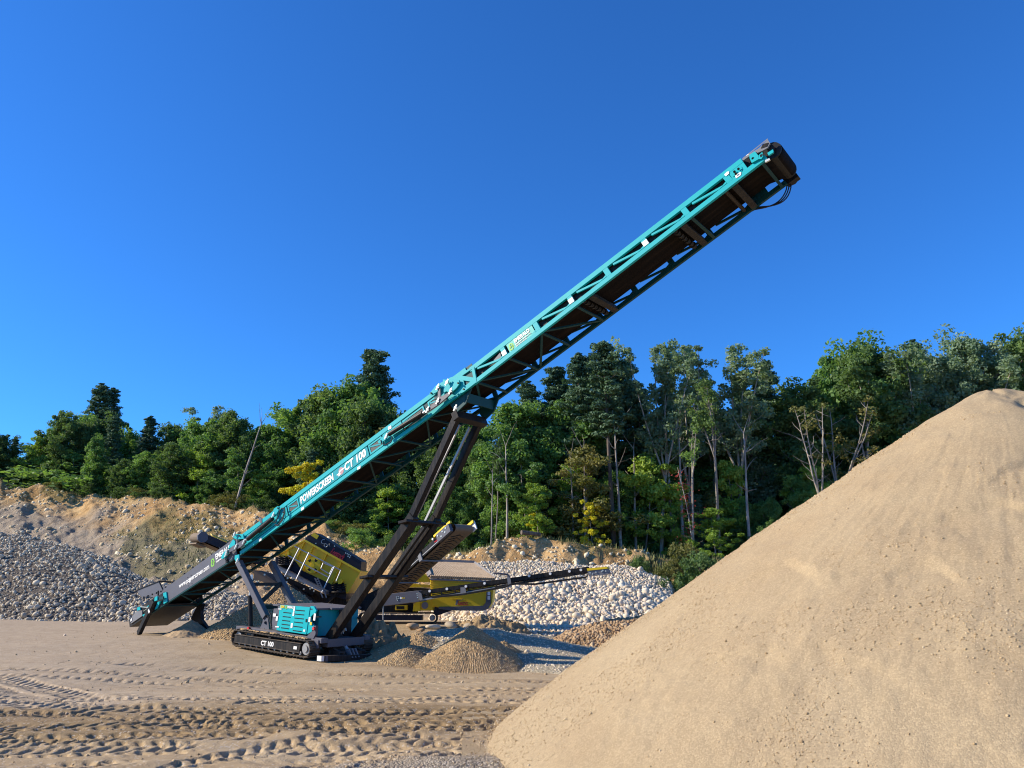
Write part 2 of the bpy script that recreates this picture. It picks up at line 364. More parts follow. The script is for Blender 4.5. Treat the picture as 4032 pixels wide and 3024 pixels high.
# ------------------------------------------------------------------ quarry bank (hillside) behind
BK=[(-900,1840,88,56),(-300,1870,87,55),(0,1890,85,53),(150,1915,84,53),(300,1940,82,53),(430,1960,80,52),(640,1960,76,51),(740,1995,74,50),(860,2002,73,50),(1000,1998,70,49),(1130,2040,67,48),(1290,2090,64,47.5),(1400,2140,62,47),(1520,2172,59,46.5),(1680,2180,58,46.5),(1800,2172,58,47),
 (1930,2160,57,47),(2040,2122,57,48),(2110,2112,57,48.5),(2200,2122,57,49),(2300,2150,57,49),(2420,2160,57,49),(2520,2188,57,48),(2650,2205,57,47),(2800,2212,57,44),(3000,2205,58,42),(3400,2170,60,42),(4032,2100,64,42),(4900,2050,66,42)]
bc=[];bz=[];b1=[];b0=[]
for px,yt,d1,d0 in BK:
    P=at(px,yt,d1);bc.append(P[0]/P[1]);bz.append(P[2]);b1.append(d1);b0.append(d0)
bc,bz,b1,b0=map(np.array,(bc,bz,b1,b0))
def bank(x,y):
    x=np.asarray(x,float);y=np.asarray(y,float);c=x/np.maximum(y,1)
    zt=np.interp(c,bc,bz);d1=np.interp(c,bc,b1);d0=np.interp(c,bc,b0)
    d1=d1+1.3*fbm(c*26,y*0,71,3);d0=d0+1.5*fbm(c*17,y*0,72,3)
    t=(y-d0)/(d1-d0);tc=np.clip(t,0,1)
    steep=.55*tc+.45*tc**2.2
    g=ground_base(x,y)
    h=g+(zt-g)*steep+np.clip(y-d1,0,60)*.012
    am=sstep(-.02,.2,t)*(1-.75*sstep(1.0,1.12,t))
    rid=1-2*np.abs(fbm(c*22+.9*t,t*2.6,73,4))
    h=h+am*(.38*(rid-.6)+.6*fbm(x*.33,y*.33,74,4)+.36*fbm(x*.9,y*.9,75,5,.6))
    return np.where(t<-.02,g-.4,h),t
def bankz(x,y): return float(bank(np.array([x]),np.array([y]))[0][0])
cs=np.linspace(-.86,.86,760);yy=np.concatenate([np.linspace(40,90,260),np.linspace(91,150,30)])
Cc,Yb=np.meshgrid(cs,yy);Xb=Cc*Yb;Zb,T=bank(Xb,Yb)
leftness=sstep(-.02,-.3,Cc)
green=sstep(.05,.5,1-((T-.55)/.36)**2-((Cc+.415)/.10)**2*.9+1.0*fbm(Xb*.28,Yb*.28,81,4))
green=np.maximum(green,sstep(.95,1.03,T+.10*fbm(Xb*.5,Yb*.5,82,3)))
green=np.maximum(green,sstep(.05,.4,fbm(Xb*.35,Yb*.35,83,4)+.25-((Cc-.17)/.12)**2*.6)*sstep(-.02,.1,Cc))
greyg=sstep(-.2,.35,1.4-np.abs((T-(.30+.9*(-.47-Cc)))/.36)+.7*fbm(Xb*.3,Yb*.3,84,3)-1.2*sstep(-.42,-.30,Cc))
dark=sstep(.14,.36,fbm(Xb*.5,Yb*.25,85,4))*sstep(1.02,.8,T)
def mat_bank():
    m,t,b=nt('clay_and_gravel_bank');co=N(t,'ShaderNodeTexCoord').outputs['Object']
    n=noise(t,co,.5,7,.65);n2=noise(t,co,2.6,5,.7)
    base=ramp(t,math_(t,'ADD',math_(t,'MULTIPLY',n,.6),math_(t,'MULTIPLY',n2,.4)),[(.3,(.24,.135,.055)),(.46,(.47,.285,.12)),(.58,(.60,.41,.20)),(.72,(.66,.50,.31))])
    base=mixc(t,math_(t,'MULTIPLY',attr(t,'dark'),.5),base,(.16,.10,.055))
    base=mixc(t,attr(t,'greyg'),base,ramp(t,n2,[(.3,(.27,.21,.145)),(.7,(.46,.375,.275))]))
    base=mixc(t,math_(t,'MULTIPLY',attr(t,'green'),math_(t,'MULTIPLY',n2,1.1)),base,ramp(t,n2,[(.3,(.07,.085,.022)),(.6,(.14,.14,.045)),(.75,(.21,.18,.07))]))
    v=N(t,'ShaderNodeTexVoronoi');v.inputs['Scale'].default_value=3.2;t.links.new(co,v.inputs['Vector'])
    sc=N(t,'ShaderNodeSeparateColor');t.links.new(v.outputs['Color'],sc.inputs[0])
    t.links.new(base,b.inputs['Base Color']);b.inputs['Roughness'].default_value=.97;b.inputs['Specular IOR Level'].default_value=.1
    bump(t,b,math_(t,'ADD',n2,math_(t,'MULTIPLY',noise(t,co,9,4,.7),.5)),.9,.3);return m
tag(fastmesh('hillside',np.stack([Xb,Yb,Zb],-1).reshape(-1,3),gridfaces(len(cs),len(yy)),mat_bank(),smooth=True,attr=dict(green=green.ravel(),greyg=greyg.ravel(),dark=dark.ravel())),kind='structure')
# ------------------------------------------------------------------ stones
def ico():
    import bmesh
    b=bmesh.new();bmesh.ops.create_icosphere(b,subdivisions=2,radius=1);V=np.array([v.co[:] for v in b.verts]);Fc=np.array([[v.index for v in f.verts] for f in b.faces]);b.free()
    b=bmesh.new();bmesh.ops.create_icosphere(b,subdivisions=1,radius=1);V1=np.array([v.co[:] for v in b.verts]);F1=np.array([[v.index for v in f.verts] for f in b.faces]);b.free()
    return V,Fc,V1,F1
I2V,I2F,I1V,I1F=ico()
def rrot(n,rng,flatness=0.):
    q=rng.normal(size=(n,4))
    if flatness: q[:,1:3]*=(1-flatness)
    q/=np.linalg.norm(q,axis=1)[:,None];w,x,y,z=q.T
    return np.stack([np.stack([1-2*(y*y+z*z),2*(x*y-z*w),2*(x*z+y*w)],-1),np.stack([2*(x*y+z*w),1-2*(x*x+z*z),2*(y*z-x*w)],-1),np.stack([2*(x*z-y*w),2*(y*z+x*w),1-2*(x*x+y*y)],-1)],1)
def stones(P,size,rng,fine=False,flatness=.6,rough=.24,squash=(.5,.9)):
    BV,BF=(I2V,I2F) if fine else (I1V,I1F)
    n=len(P);m=len(BV)
    k=rng.normal(size=(n,4,3));k/=np.linalg.norm(k,axis=2)[:,:,None]
    rr=1+sum(rough*np.clip(np.einsum('nk,mk->nm',k[:,i],BV),-1,1)**(2+i%2)*(1 if i%2 else -1) for i in range(4))
    sc=np.stack([np.ones(n),rng.uniform(.68,.98,n),rng.uniform(*squash,n)],-1)
    V=BV[None]*rr[:,:,None]*sc[:,None,:]
    V=np.einsum('nij,nmj->nmi',rrot(n,rng,flatness),V)*size[:,None,None]+P[:,None,:]
    return V.reshape(-1,3),(BF[None]+(np.arange(n)*m)[:,None,None]).reshape(-1,3),np.repeat(rng.random(n),m)
def mat_stone(name,stops,bmp=.3):
    m,t,b=nt(name);co=N(t,'ShaderNodeTexCoord').outputs['Object']
    n=noise(t,co,7,5,.65);a=attr(t,'tone')
    col=ramp(t,a,stops);col=mixc(t,math_(t,'MULTIPLY',n,.55),col,tuple(x*.55 for x in stops[len(stops)//2][1]))
    t.links.new(col,b.inputs['Base Color']);b.inputs['Roughness'].default_value=.85;b.inputs['Specular IOR Level'].default_value=.25
    bump(t,b,n,bmp,.05);return m
MS_white=mat_stone('pale_cobble_stone',[(0,(0.551,0.461,0.326)),(.25,(0.743,0.629,0.442)),(.5,(0.828,0.723,0.528)),(.7,(0.743,0.555,0.384)),(.8,(0.679,0.618,0.499)),(.92,(0.594,0.566,0.451)),(1,(0.860,0.818,0.634))])
MS_grey=mat_stone('grey_field_stone',[(0,(0.311,0.253,0.175)),(.3,(0.500,0.414,0.293)),(.6,(0.646,0.540,0.382)),(.85,(0.740,0.620,0.433)),(1,(0.850,0.758,0.545))])
MS_brown=mat_stone('brown_washed_stone',[(0,(0.255,0.150,0.072)),(.4,(0.388,0.247,0.128)),(.75,(0.469,0.320,0.180)),(1,(0.561,0.427,0.264))])
MS_bank=mat_stone('bank_stone',[(0,(0.457,0.332,0.179)),(.4,(0.628,0.497,0.302)),(.8,(0.754,0.642,0.434)),(1,(0.822,0.730,0.529))])
MS_peb=mat_stone('tan_pebble',[(0,(0.306,0.204,0.104)),(.4,(0.449,0.320,0.168)),(.8,(0.551,0.407,0.232)),(1,(0.632,0.524,0.352))])
MB_gravel_grey=loose('grey_gravel',[(.3,(0.275,0.228,0.152)),(.5,(0.367,0.310,0.212)),(.7,(0.469,0.398,0.280))],peb=16,pb=.9,dist=.05,big=.5)
MB_gravel_tan=loose('tan_pea_gravel',[(.3,(0.326,0.209,0.100)),(.5,(0.428,0.286,0.144)),(.7,(0.510,0.359,0.192))],peb=20,pb=.9,dist=.05,big=.6)
MB_dark=loose('shaded_stony_fines',[(.3,(.075,.062,.05)),(.5,(.13,.108,.085)),(.7,(.19,.16,.125))],peb=6,pb=.9,dist=.12,big=.9)  # base under the heap stones, darkened to stand for shade in the gaps
MB_soil=loose('clodded_brown_soil',[(.3,(0.204,0.136,0.068)),(.5,(0.337,0.238,0.128)),(.7,(0.449,0.335,0.192))],peb=5,pb=.7,dist=.12,big=.9)
def stone_mass(name,P,size,mat,label,cat,seed,kind='stuff',fine=False,parent=None,**kw):
    V,Fc,tn=stones(np.asarray(P),np.asarray(size),np.random.default_rng(seed),fine=fine,**kw)
    o=fastmesh(name,V,Fc,mat,parent,smooth=True,attr=dict(tone=tn))
    if parent is None: tag(o,label,cat,kind=kind)
    elif kind: tag(o,kind=kind)
    return o
def single_stone(name,P,size,mat,label,cat,seed,group=None,**kw):
    rng=np.random.default_rng(seed)
    V,Fc,tn=stones(np.zeros((1,3)),np.array([size]),rng,fine=True,**kw)
    o=fastmesh(name,V,Fc,mat,smooth=True,attr=dict(tone=tn));o.location=P
    return tag(o,label,cat,group)
# heap surfaces given by a ridge line and a toe line seen against the photograph, in metres
class Heap:
    def __init__(s,rows,bulge=.12,seed=0):
        c=[];zr=[];dr=[];d0=[]
        for px,yr,dd,dt in rows:
            P=at(px,yr,dd);c.append(P[0]/P[1]);zr.append(P[2]);dr.append(dd);d0.append(dt)
        s.c,s.zr,s.dr,s.d0=map(np.array,(c,zr,dr,d0));s.b=bulge;s.seed=seed
    def h(s,x,y):
        x=np.asarray(x,float);y=np.asarray(y,float);c=x/y
        zr=np.interp(c,s.c,s.zr);dr=np.interp(c,s.c,s.dr);d0=np.interp(c,s.c,s.d0)
        t=(y-d0)/(dr-d0);tf=np.clip(t,0,1);tb=np.clip((y-dr)/(1.3*(dr-d0)),0,1)
        g=ground_base(x,y)
        e=sstep(s.c[0],s.c[0]+.012,c)*sstep(s.c[-1],s.c[-1]-.012,c)
        z=g+(zr-g)*(tf+s.b*np.sin(tf*math.pi))*(1-tb)*e
        return z+.12*fbm(x*.8,y*.8,s.seed,3)*np.minimum(1,(z-g)*2)-.03*(z-g<.02),t
    def mesh(s,name,mat,n=(160,90),**k):
        cs=np.linspace(s.c[0],s.c[-1],n[0]);us=np.linspace(-.05,1.6,n[1]);C,U=np.meshgrid(cs,us)
        d0=np.interp(C,s.c,s.d0);dr=np.interp(C,s.c,s.dr);Y=d0+(dr-d0)*U;X=C*Y
        Z,_=s.h(X,Y)
        return tag(fastmesh(name,np.stack([X,Y,Z],-1).reshape(-1,3),gridfaces(*n),mat,smooth=True),**k)
    def sample(s,n,rng,umax=1.12,umin=-.04):
        c=rng.uniform(s.c[0],s.c[-1],n);u=rng.uniform(umin,umax,n)
        d0=np.interp(c,s.c,s.d0);dr=np.interp(c,s.c,s.dr);y=d0+(dr-d0)*u;x=c*y
        z,_=s.h(x,y);return np.stack([x,y,z],-1),u
def cone(name,x,y,r,top,mat,label,cat,seed,n=(64,160),ell=1.,rough=.05,power=1.06,base=None,parent=None):
    rr=np.linspace(0,1,n[0]);th=np.linspace(0,2*math.pi,n[1]);R,Tt=np.meshgrid(rr,th)
    rad_=r*(1+.10*fbm(np.cos(Tt)*1.5+seed,np.sin(Tt)*1.5,seed,2))
    X=x+R*rad_*np.cos(Tt);Y=y+R*rad_*np.sin(Tt)*ell
    g=ground_base(X,Y) if base is None else base
    q=np.sqrt(R**2+.0018)-.0424
    Z=g-.04+(top-g+.04)*np.clip(1-q/q.max(),0,1)**power
    Z=Z+rough*(fbm(X*2.2,Y*2.2,seed+1,4)+.5*fbm(X*7,Y*7,seed+2,2))*np.minimum(1,(1-R)*6)
    o=fastmesh(name,np.stack([X,Y,Z],-1).reshape(-1,3),gridfaces(*n),mat,smooth=True)
    return tag(o,label,cat)
# ------------------------------------------------------------------ heaps
rng=np.random.default_rng(5)
# grey stone heap, left
LH=Heap([(-420,2040,53,43),(-150,2075,53,43),(0,2097,53,42.5),(200,2132,52,42),(340,2166,51.5,42),(430,2205,51,42),(510,2252,50,42),(600,2292,49,42.2),(680,2318,48.5,42.6),(780,2330,48,43),(880,2322,48,43.5),(960,2350,47.5,44),(1030,2415,46.5,44.5)],.16,3)
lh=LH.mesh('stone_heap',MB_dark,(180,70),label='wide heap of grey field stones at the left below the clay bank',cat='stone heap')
P,u=LH.sample(8800,rng);sz=np.minimum(rng.lognormal(math.log(.076),.42,len(P))*(1.22-.34*u),.24)
ordr=np.argsort(-sz);keep=ordr[110:]
stone_mass('stones',P[keep]+[0,0,.02],sz[keep],MS_grey,None,None,21,parent=lh,kind='stuff')
for k,i in enumerate(ordr[:110]):
    single_stone('stone',P[i]+[0,0,.03],sz[i],MS_grey,'one of the larger grey stones on the left stone heap','stone',300+k,group='larger stones on the left heap')
# white cobble heap, right
RH=Heap([(1700,2330,46.5,44.0),(1800,2262,48.5,43.0),(1870,2222,50,42),(1960,2216,51,41.3),(2060,2212,51.5,41),(2200,2218,51.5,41),(2330,2230,51.5,41),(2430,2226,51,41.3),(2500,2238,50.5,41.7),(2570,2262,50,42),(2630,2290,49.5,42.5),(2680,2330,49,43.5)],.10,8)
rh=RH.mesh('cobble_heap',MB_gravel_grey,(150,80),label='large heap of pale cobbles behind the yellow machine and its side conveyor',cat='cobble heap')
P,u=RH.sample(11000,rng);sz=np.minimum(rng.lognormal(math.log(.088),.42,len(P))*np.where(u>.55,.78,1.28),.30)
ordr=np.argsort(-sz);keep=ordr[140:]
stone_mass('stones',P[keep]+[0,0,.04],sz[keep],MS_white,None,None,22,parent=rh,kind='stuff')
for k,i in enumerate(ordr[:140]):
    single_stone('cobble',P[i]+[0,0,.05],sz[i],MS_white,'one of the larger pale cobbles on the right cobble heap','cobble',500+k,group='larger cobbles on the right heap')
# small white stones spilled at the foot of the cobble heap
c=rng.uniform(.0,.115,700);y=rng.uniform(33.5,41.3,700);x=c*y
stone_mass('spilled_stones',np.stack([x,y,ground_base(x,y)+.04],-1),rng.lognormal(math.log(.085),.35,700),MS_white,'loose pale stones spilled along the foot of the cobble heap','stones',23)
# brown stone pile in front of it
BH=Heap([(2150,2540,31.5,30.5),(2230,2490,33,30.2),(2330,2462,34,29.6),(2430,2440,34.5,29),(2540,2425,34.5,28.6),(2680,2420,34.5,28.4),(2800,2460,34,28.6)],.15,12)
bh=BH.mesh('brown_stone_pile',MB_soil,(90,50),label='pile of damp brown stones half hidden by the big sand pile',cat='stone pile')
P,u=BH.sample(3400,rng);sz=rng.lognormal(math.log(.075),.3,len(P))
stone_mass('stones',P+[0,0,.02],sz,MS_brown,None,None,24,parent=bh,kind='stuff')
# grey gravel bank behind the cone
GH=Heap([(1560,2530,28.5,27.0),(1640,2488,30,26.4),(1740,2478,30.5,26),(1850,2472,30.5,26),(1960,2474,30.5,25.4),(2080,2500,30.2,24.6),(2200,2530,29.5,23.6),(2320,2552,29.2,23.2),(2440,2560,29,23.2),(2600,2570,29,23.3)],.06,15)
gh=GH.mesh('gravel_bank',MB_gravel_grey,(160,70),label='low bank of grey gravel between the cone pile and the cobble heap',cat='gravel bank')
P,u=GH.sample(2600,rng,1.05,.02);sz=rng.lognormal(math.log(.028),.35,len(P));sz[rng.random(len(P))<.03]*=3
stone_mass('stones',P,sz,MS_white,None,None,25,parent=gh,kind='stuff')
def conepile(px,ypx,d,r,mat,label,seed,name='gravel_pile',peb=0,pm=None,ps=.02,**k):
    P=at(px,ypx,d);o=cone(name,P[0],P[1],r,P[2],mat,label,'gravel pile' if 'gravel' in label else 'pile',seed,**k)
    if peb:
        g=np.random.default_rng(seed);th=g.uniform(0,2*math.pi,peb);R=np.sqrt(g.random(peb))*.98
        x=P[0]+R*r*np.cos(th);y=P[1]+R*r*np.sin(th)*k.get('ell',1.)
        me=o.data;n=k.get('n',(64,160));co=np.zeros(len(me.vertices)*3,np.float32);me.vertices.foreach_get('co',co);co=co.reshape(n[1],n[0],3)
        iu=np.clip((R*(n[0]-1)).round().astype(int),0,n[0]-1);it=(th/(2*math.pi)*(n[1]-1)).round().astype(int)
        stone_mass('pebbles',co[it,iu]+[0,0,.004],g.lognormal(math.log(ps),.35,peb),pm,None,None,seed+1,parent=o,kind='stuff')
    return o
conepile(1860,2462,26.3,2.1,MB_gravel_tan,'steep cone of tan pea gravel beside the crawler machine',31,peb=9000,pm=MS_peb,ps=.019,rough=.05)
conepile(1615,2540,26.4,1.15,MB_gravel_tan,'low mound of tan gravel touching the left foot of the steep cone',37,peb=4500,pm=MS_peb,ps=.019)
conepile(1650,2486,28.6,2.4,MB_gravel_tan,'rounded tan gravel mound behind the low mound, mostly in shadow',41,peb=3000,pm=MS_peb,ps=.022,power=1.3)
conepile(1985,2525,27.3,1.35,MB_gravel_tan,'small tan gravel mound tucked behind the right side of the steep cone',43,peb=2500,pm=MS_peb,ps=.02,power=1.2)
conepile(1120,2300,34.5,3.4,MB_gravel_tan,'tan gravel pile under the struts behind the crawler machine',47,peb=9000,pm=MS_peb,ps=.03)
P=side(735,2440,1.15);wp=A0*[1,1,0]+HD*P[0]+LD*P[1]
cone('sand_pile',wp[0]+.3,wp[1]-.1,1.25,.75,loose('spilled_damp_sand',[(.3,(.30,.21,.12)),(.5,(.40,.29,.175)),(.7,(.47,.35,.22))],peb=40,pb=.3,dist=.02,big=.8),'small spill of sand under the low tail of the teal conveyor','sand pile',53,rough=.09,power=1.25)
conepile(1470,2452,30.5,1.9,MB_soil,'heap of clodded brown soil between the black legs and the gravel mounds',59,name='soil_heap',rough=.42,power=.8)
conepile(1920,2425,34,2.2,MB_soil,'brown soil heap under the hopper end of the yellow machine',61,name='soil_heap',rough=.35,power=.8)
# boulders
for k,(px,py,d,s,lab,fl) in enumerate([(1705,2466,32.5,.36,'flat pale boulder in sun in front of the yellow machine track',.9),(1655,2480,32,.24,'rounded tan boulder left of the flat pale boulder',.5),
  (1775,2458,33.5,.5,'long grey slab of rock in shade behind the steep gravel cone',.95),(1850,2462,33.5,.42,'grey slab of rock right of the long slab in shade',.95),(1620,2466,32.5,.42,'brown boulder in shade below the yellow machine',.8)]):
    Q=at(px,py,d);single_stone('boulder',(Q[0],Q[1],Q[2]-.02),s,[MS_white,MS_brown,MS_grey,MS_grey,MS_brown][k],lab,'boulder',700+k,flatness=1.,squash=(.32,.42),rough=.26)
for k,(px,py,d,s,lab) in enumerate([(257,2485,33,.075,'lone white stone on the bare ground left of the conveyor tail'),(1840,2430,38,.16,'flat rust-brown stone lying under the yellow hopper')]):
    g=at(px,py,d);single_stone('stone',(g[0],g[1],gz(g[0],g[1])+s*.4),s,[MS_white,MS_brown][k],lab,'stone',720+k)
# stones lying on the bank
n=17000;c=rng.uniform(-.8,.32,n);y=rng.uniform(47,86,n);x=c*y;z,tt=bank(x,y)
dens=np.where(tt<1,1,.12)*(fbm(x*.25,y*.25,91,3)>-.18)*(tt>.0);k=rng.random(n)<dens
stone_mass('bank_stones',np.stack([x,y,z],-1)[k],np.minimum(rng.lognormal(math.log(.115),.5,k.sum()),.36),MS_bank,'pale stones weathering out of the clay bank','stones',26)
# ------------------------------------------------------------------ the big sand stockpile, right
def mat_sand():
    def extra(t,col,co):
        mp=N(t,'ShaderNodeMapping');mp.inputs['Scale'].default_value=(.5,.5,2.2);t.links.new(co,mp.inputs[0])
        n=noise(t,mp.outputs[0],.8,6,.6)
        return mixc(t,ramp(t,n,[(.30,(.2,.2,.2)),(.58,(.9,.9,.9))]),mixc(t,.22,col,(.245,.16,.088)),col)
    return loose('stockpile_sand',[(.28,(.315,.226,.127)),(.5,(.37,.280,.165)),(.72,(.42,.327,.20))],peb=60,pb=.4,dist=.009,big=.45,extra=extra,fine=130,fb=.5)
SC0=np.array([8.1,12.6]);SC1=np.array([11.0,15.6]);SH,SR=5.42,8.36
def sandh(x,y):
    d=SC1-SC0;u=np.clip(((x-SC0[0])*d[0]+(y-SC0[1])*d[1])/(d@d),0,1)
    ex=x-SC0[0]-u*d[0];ey=y-SC0[1]-u*d[1];r=np.hypot(ex,ey);th=np.arctan2(ey,ex)
    R=SR*(1+.035*fbm(np.cos(th)*1.3,np.sin(th)*1.3,7,2))
    q=(np.sqrt(r*r+.16)-.4)/(R-.4)
    top=SH-.12*u*2.3
    z=top*np.sign(1-q)*np.abs(1-q)**.945
    fall=np.stack([ex,ey],-1)
    low=sstep(.05,.35,q)
    rill=fbm(th*9+.5*fbm(x*.6,y*.6,12,2),r*.35,13,4)
    z=z+low*(1-sstep(.93,1.05,q))*(.022*rill+.014*fbm(th*34,r*1.6,14,3))
    led=vnoise(z*3.2+1.2*fbm(x*.5,y*.5,15,3),th*3,16)
    z=z+.07*led*(1-sstep(.25,.7,q))+.035*fbm(x*1.1,y*1.1,17,4)+.009*fbm(x*9,y*9,18,3)+.05*np.maximum(fbm(x*2.3,y*2.3,19,3)-.12,0)
    for th0,q0,wt,ht in ((-2.2,.42,.22,.07),(-2.75,.55,.16,.06),(-1.9,.62,.25,.06),(-2.5,.72,.2,.05),(-2.05,.30,.15,.06),(3.0,.6,.12,.05),(-1.6,.5,.2,.07),(-2.35,.55,.1,.05)):
        dt=np.angle(np.exp(1j*(th-th0)))/wt+.5*fbm(x*.9,y*.9,int(q0*99),3)
        edge=q0+.05*dt**2+.03*fbm(x*2,y*2,int(q0*77),3)
        z=z-ht*np.exp(-dt**4)*sstep(edge-.012,edge+.01,q)*np.exp(-np.maximum(q-edge,0)/.09)
    # slump scar near the crest
    s=np.exp(-((x-8.05)/.2)**2-((y-11.5)/.6)**2);z=z-.16*s*(1+vnoise(x*9,y*9,20))
    return z,q,rill
na,nr=900,330
aa=np.linspace(-.06,1.12,na)            # seen from the camera: azimuth fan x depth
dd=np.concatenate([np.linspace(4.5,15.5,nr-60),np.linspace(15.6,27,60)])
AA,DD=np.meshgrid(aa,dd);XX=np.sin(AA)*DD;YY=np.cos(AA)*DD
ZZ,QQ,RL=sandh(XX,YY);ZZ=np.maximum(ZZ,ground_base(XX,YY)-.05)
so_=fastmesh('sand_stockpile',np.stack([XX,YY,ZZ],-1).reshape(-1,3),gridfaces(na,nr),mat_sand(),smooth=True)
tag(so_,'huge near stockpile of tan sand filling the lower right','sand pile')
n=110000;a=rng.uniform(-.05,.75,n);d=rng.uniform(5.5,16,n);x=np.sin(a)*d;y=np.cos(a)*d;z,q,rl=sandh(x,y)
pm=(fbm(x*.55,y*.55,95,3)+.35*fbm(np.arctan2(y-12.6,x-8.1)*8,q*1.2,96,2)+.25*(q-.62));pr_=np.clip(.04+2.0*pm,0.008,1)*(q<1.01)*(q>.12)
k=rng.random(n)<pr_
stone_mass('pebbles',np.stack([x,y,z],-1)[k],rng.lognormal(math.log(.0088),.38,k.sum()),MS_peb,None,None,27,parent=so_,kind='stuff')
# pebbles rolled out onto the ground round the stockpile foot
n=2600;th=rng.uniform(2.2,4.9,n);r=SR+rng.exponential(.28,n)-.1;x=SC0[0]+r*np.cos(th);y=SC0[1]+r*np.sin(th)
stone_mass('rolled_pebbles',np.stack([x,y,ground_base(x,y)+.01],-1),rng.lognormal(math.log(.011),.4,n),MS_peb,'tan pebbles rolled out at the foot of the near stockpile','pebbles',28)

# crumbled clods kicked up along the wheel tracks
n=1500;x=rng.uniform(-12,3,n);y=rng.uniform(9.4,19,n);k=fbm(x*.5,y*.8,61,3)>.02
def gsurf(x,y):
    i=np.clip(np.searchsorted(gx,x),0,len(gx)-1);j=np.clip(np.searchsorted(gy,y),0,len(gy)-1);return Z[j,i]
x,y=x[k],y[k]
stone_mass('soil_clods',np.stack([x,y,gsurf(x,y)+.005],-1),np.minimum(rng.lognormal(math.log(.016),.5,len(x)),.05),mat_stone('dry_soil_clod',[(0,(.27,.19,.115)),(.5,(.40,.30,.195)),(1,(.52,.41,.29))]),'small clods of dry soil strewn along the wheel tracks','clods',29,rough=.3)

n=2600;x=rng.uniform(-20,5,n);y=10+rng.random(n)**1.4*28;k=(np.hypot(x-8.1,y-12.6)>8.6)&(x<y*.35+1)&(x>-y*.75)
x,y=x[k],y[k]
stone_mass('ground_stones',np.stack([x,y,np.where(y<19,gsurf(x,y),ground_base(x,y))+.004],-1),np.minimum(rng.lognormal(math.log(.014),.6,len(x)),.07),MS_peb,'small stones scattered over the open ground of the pit floor','stones',33)
# ------------------------------------------------------------------ trees
def mat_leaf(name,stops,tr=.4):
    m,t,b=nt(name);a=attr(t,'tone');oi=N(t,'ShaderNodeObjectInfo')
    f=math_(t,'ADD',math_(t,'MULTIPLY',a,.62),math_(t,'MULTIPLY',oi.outputs['Random'],.38))
    col=ramp(t,f,stops);t.links.new(col,b.inputs['Base Color']);b.inputs['Roughness'].default_value=.6;b.inputs['Specular IOR Level'].default_value=.25
    tl=N(t,'ShaderNodeBsdfTranslucent');t.links.new(mixc(t,1.,col,(1.5,1.5,.7),'MULTIPLY'),tl.inputs[0])
    mx=N(t,'ShaderNodeMixShader');mx.inputs[0].default_value=tr
    t.links.new(b.outputs[0],mx.inputs[1]);t.links.new(tl.outputs[0],mx.inputs[2]);t.links.new(mx.outputs[0],t.nodes['Material Output'].inputs[0])
    return m
ML={'dark':mat_leaf('dark_broadleaf',[(0,(0.049,0.092,0.037)),(.4,(0.092,0.158,0.055)),(.75,(0.140,0.223,0.075)),(1,(0.229,0.313,0.099))]),
 'mid':mat_leaf('mid_green_broadleaf',[(0,(0.064,0.134,0.043)),(.45,(0.119,0.227,0.065)),(.8,(0.194,0.324,0.088)),(1,(0.299,0.427,0.122))]),
 'pine':mat_leaf('pine_needles',[(0,(0.041,0.092,0.061)),(.5,(0.083,0.152,0.083)),(.85,(0.143,0.223,0.110)),(1,(0.308,0.272,0.143))],.15),
 'pale':mat_leaf('pale_grey_green_leaf',[(0,(0.109,0.175,0.112)),(.5,(0.184,0.266,0.163)),(1,(0.293,0.359,0.220))]),
 'lime':mat_leaf('yellow_green_leaf',[(0,(0.118,0.206,0.033)),(.5,(0.227,0.343,0.054)),(1,(0.375,0.462,0.088))],.35),
 'gold':mat_leaf('golden_leaf',[(0,(0.571,0.413,0.026)),(.5,(0.571,0.547,0.035)),(1,(0.571,0.547,0.070))],.3),
 'olive':mat_leaf('olive_turning_leaf',[(0,(0.082,0.099,0.030)),(.5,(0.142,0.150,0.044)),(1,(0.258,0.212,0.065))],.3),
 'red':mat_leaf('crimson_leaf',[(0,(0.212,0.034,0.037)),(1,(0.480,0.084,0.073))],.3)}
def mat_bark(name,a,b_):
    m,t,b=nt(name);co=N(t,'ShaderNodeTexCoord').outputs['Object'];mp=N(t,'ShaderNodeMapping');mp.inputs['Scale'].default_value=(5,5,.9);t.links.new(co,mp.inputs[0])
    n=noise(t,mp.outputs[0],1.4,5,.7);t.links.new(ramp(t,n,[(.35,a),(.65,b_)]),b.inputs['Base Color']);b.inputs['Roughness'].default_value=.9;bump(t,b,n,.6,.05);return m
MK={'brown':mat_bark('brown_bark',(.07,.052,.040),(.17,.13,.10)),'grey':mat_bark('grey_bark',(.14,.12,.10),(.33,.29,.245)),'birch':mat_bark('pale_bark',(.19,.165,.135),(.42,.37,.30)),'dead':mat_bark('dead_wood',(.20,.165,.14),(.46,.40,.35))}
def leafcards(C,R,n,rng,size,flatz=.6,up=.35):
    n=int(n*1.6);size=size*.76
    """n leaf cards round every clump centre C with radius R"""
    m=len(C);c=np.repeat(C,n,0);r=np.repeat(R,n)
    d=rng.normal(size=(m*n,3));d/=np.linalg.norm(d,axis=1)[:,None]
    q=rng.random(m*n)**.45
    off=d*(q*r)[:,None];off[:,2]*=flatz
    p=c+off
    nn=d*.6+rng.normal(size=(m*n,3))*.55+[0,0,up];nn/=np.linalg.norm(nn,axis=1)[:,None]
    a=np.cross(nn,rng.normal(size=(m*n,3)));a/=np.linalg.norm(a,axis=1)[:,None];b=np.cross(nn,a)
    s=size*rng.uniform(.55,1.35,m*n)[:,None];a=a*s;b=b*s*.62
    V=np.stack([p-a,p-b*.9,p+a,p+b],1).reshape(-1,3)
    tone=np.clip(np.repeat(rng.random(m),n)*.55+rng.random(m*n)*.45,0,1)
    return V,np.repeat(tone,4)
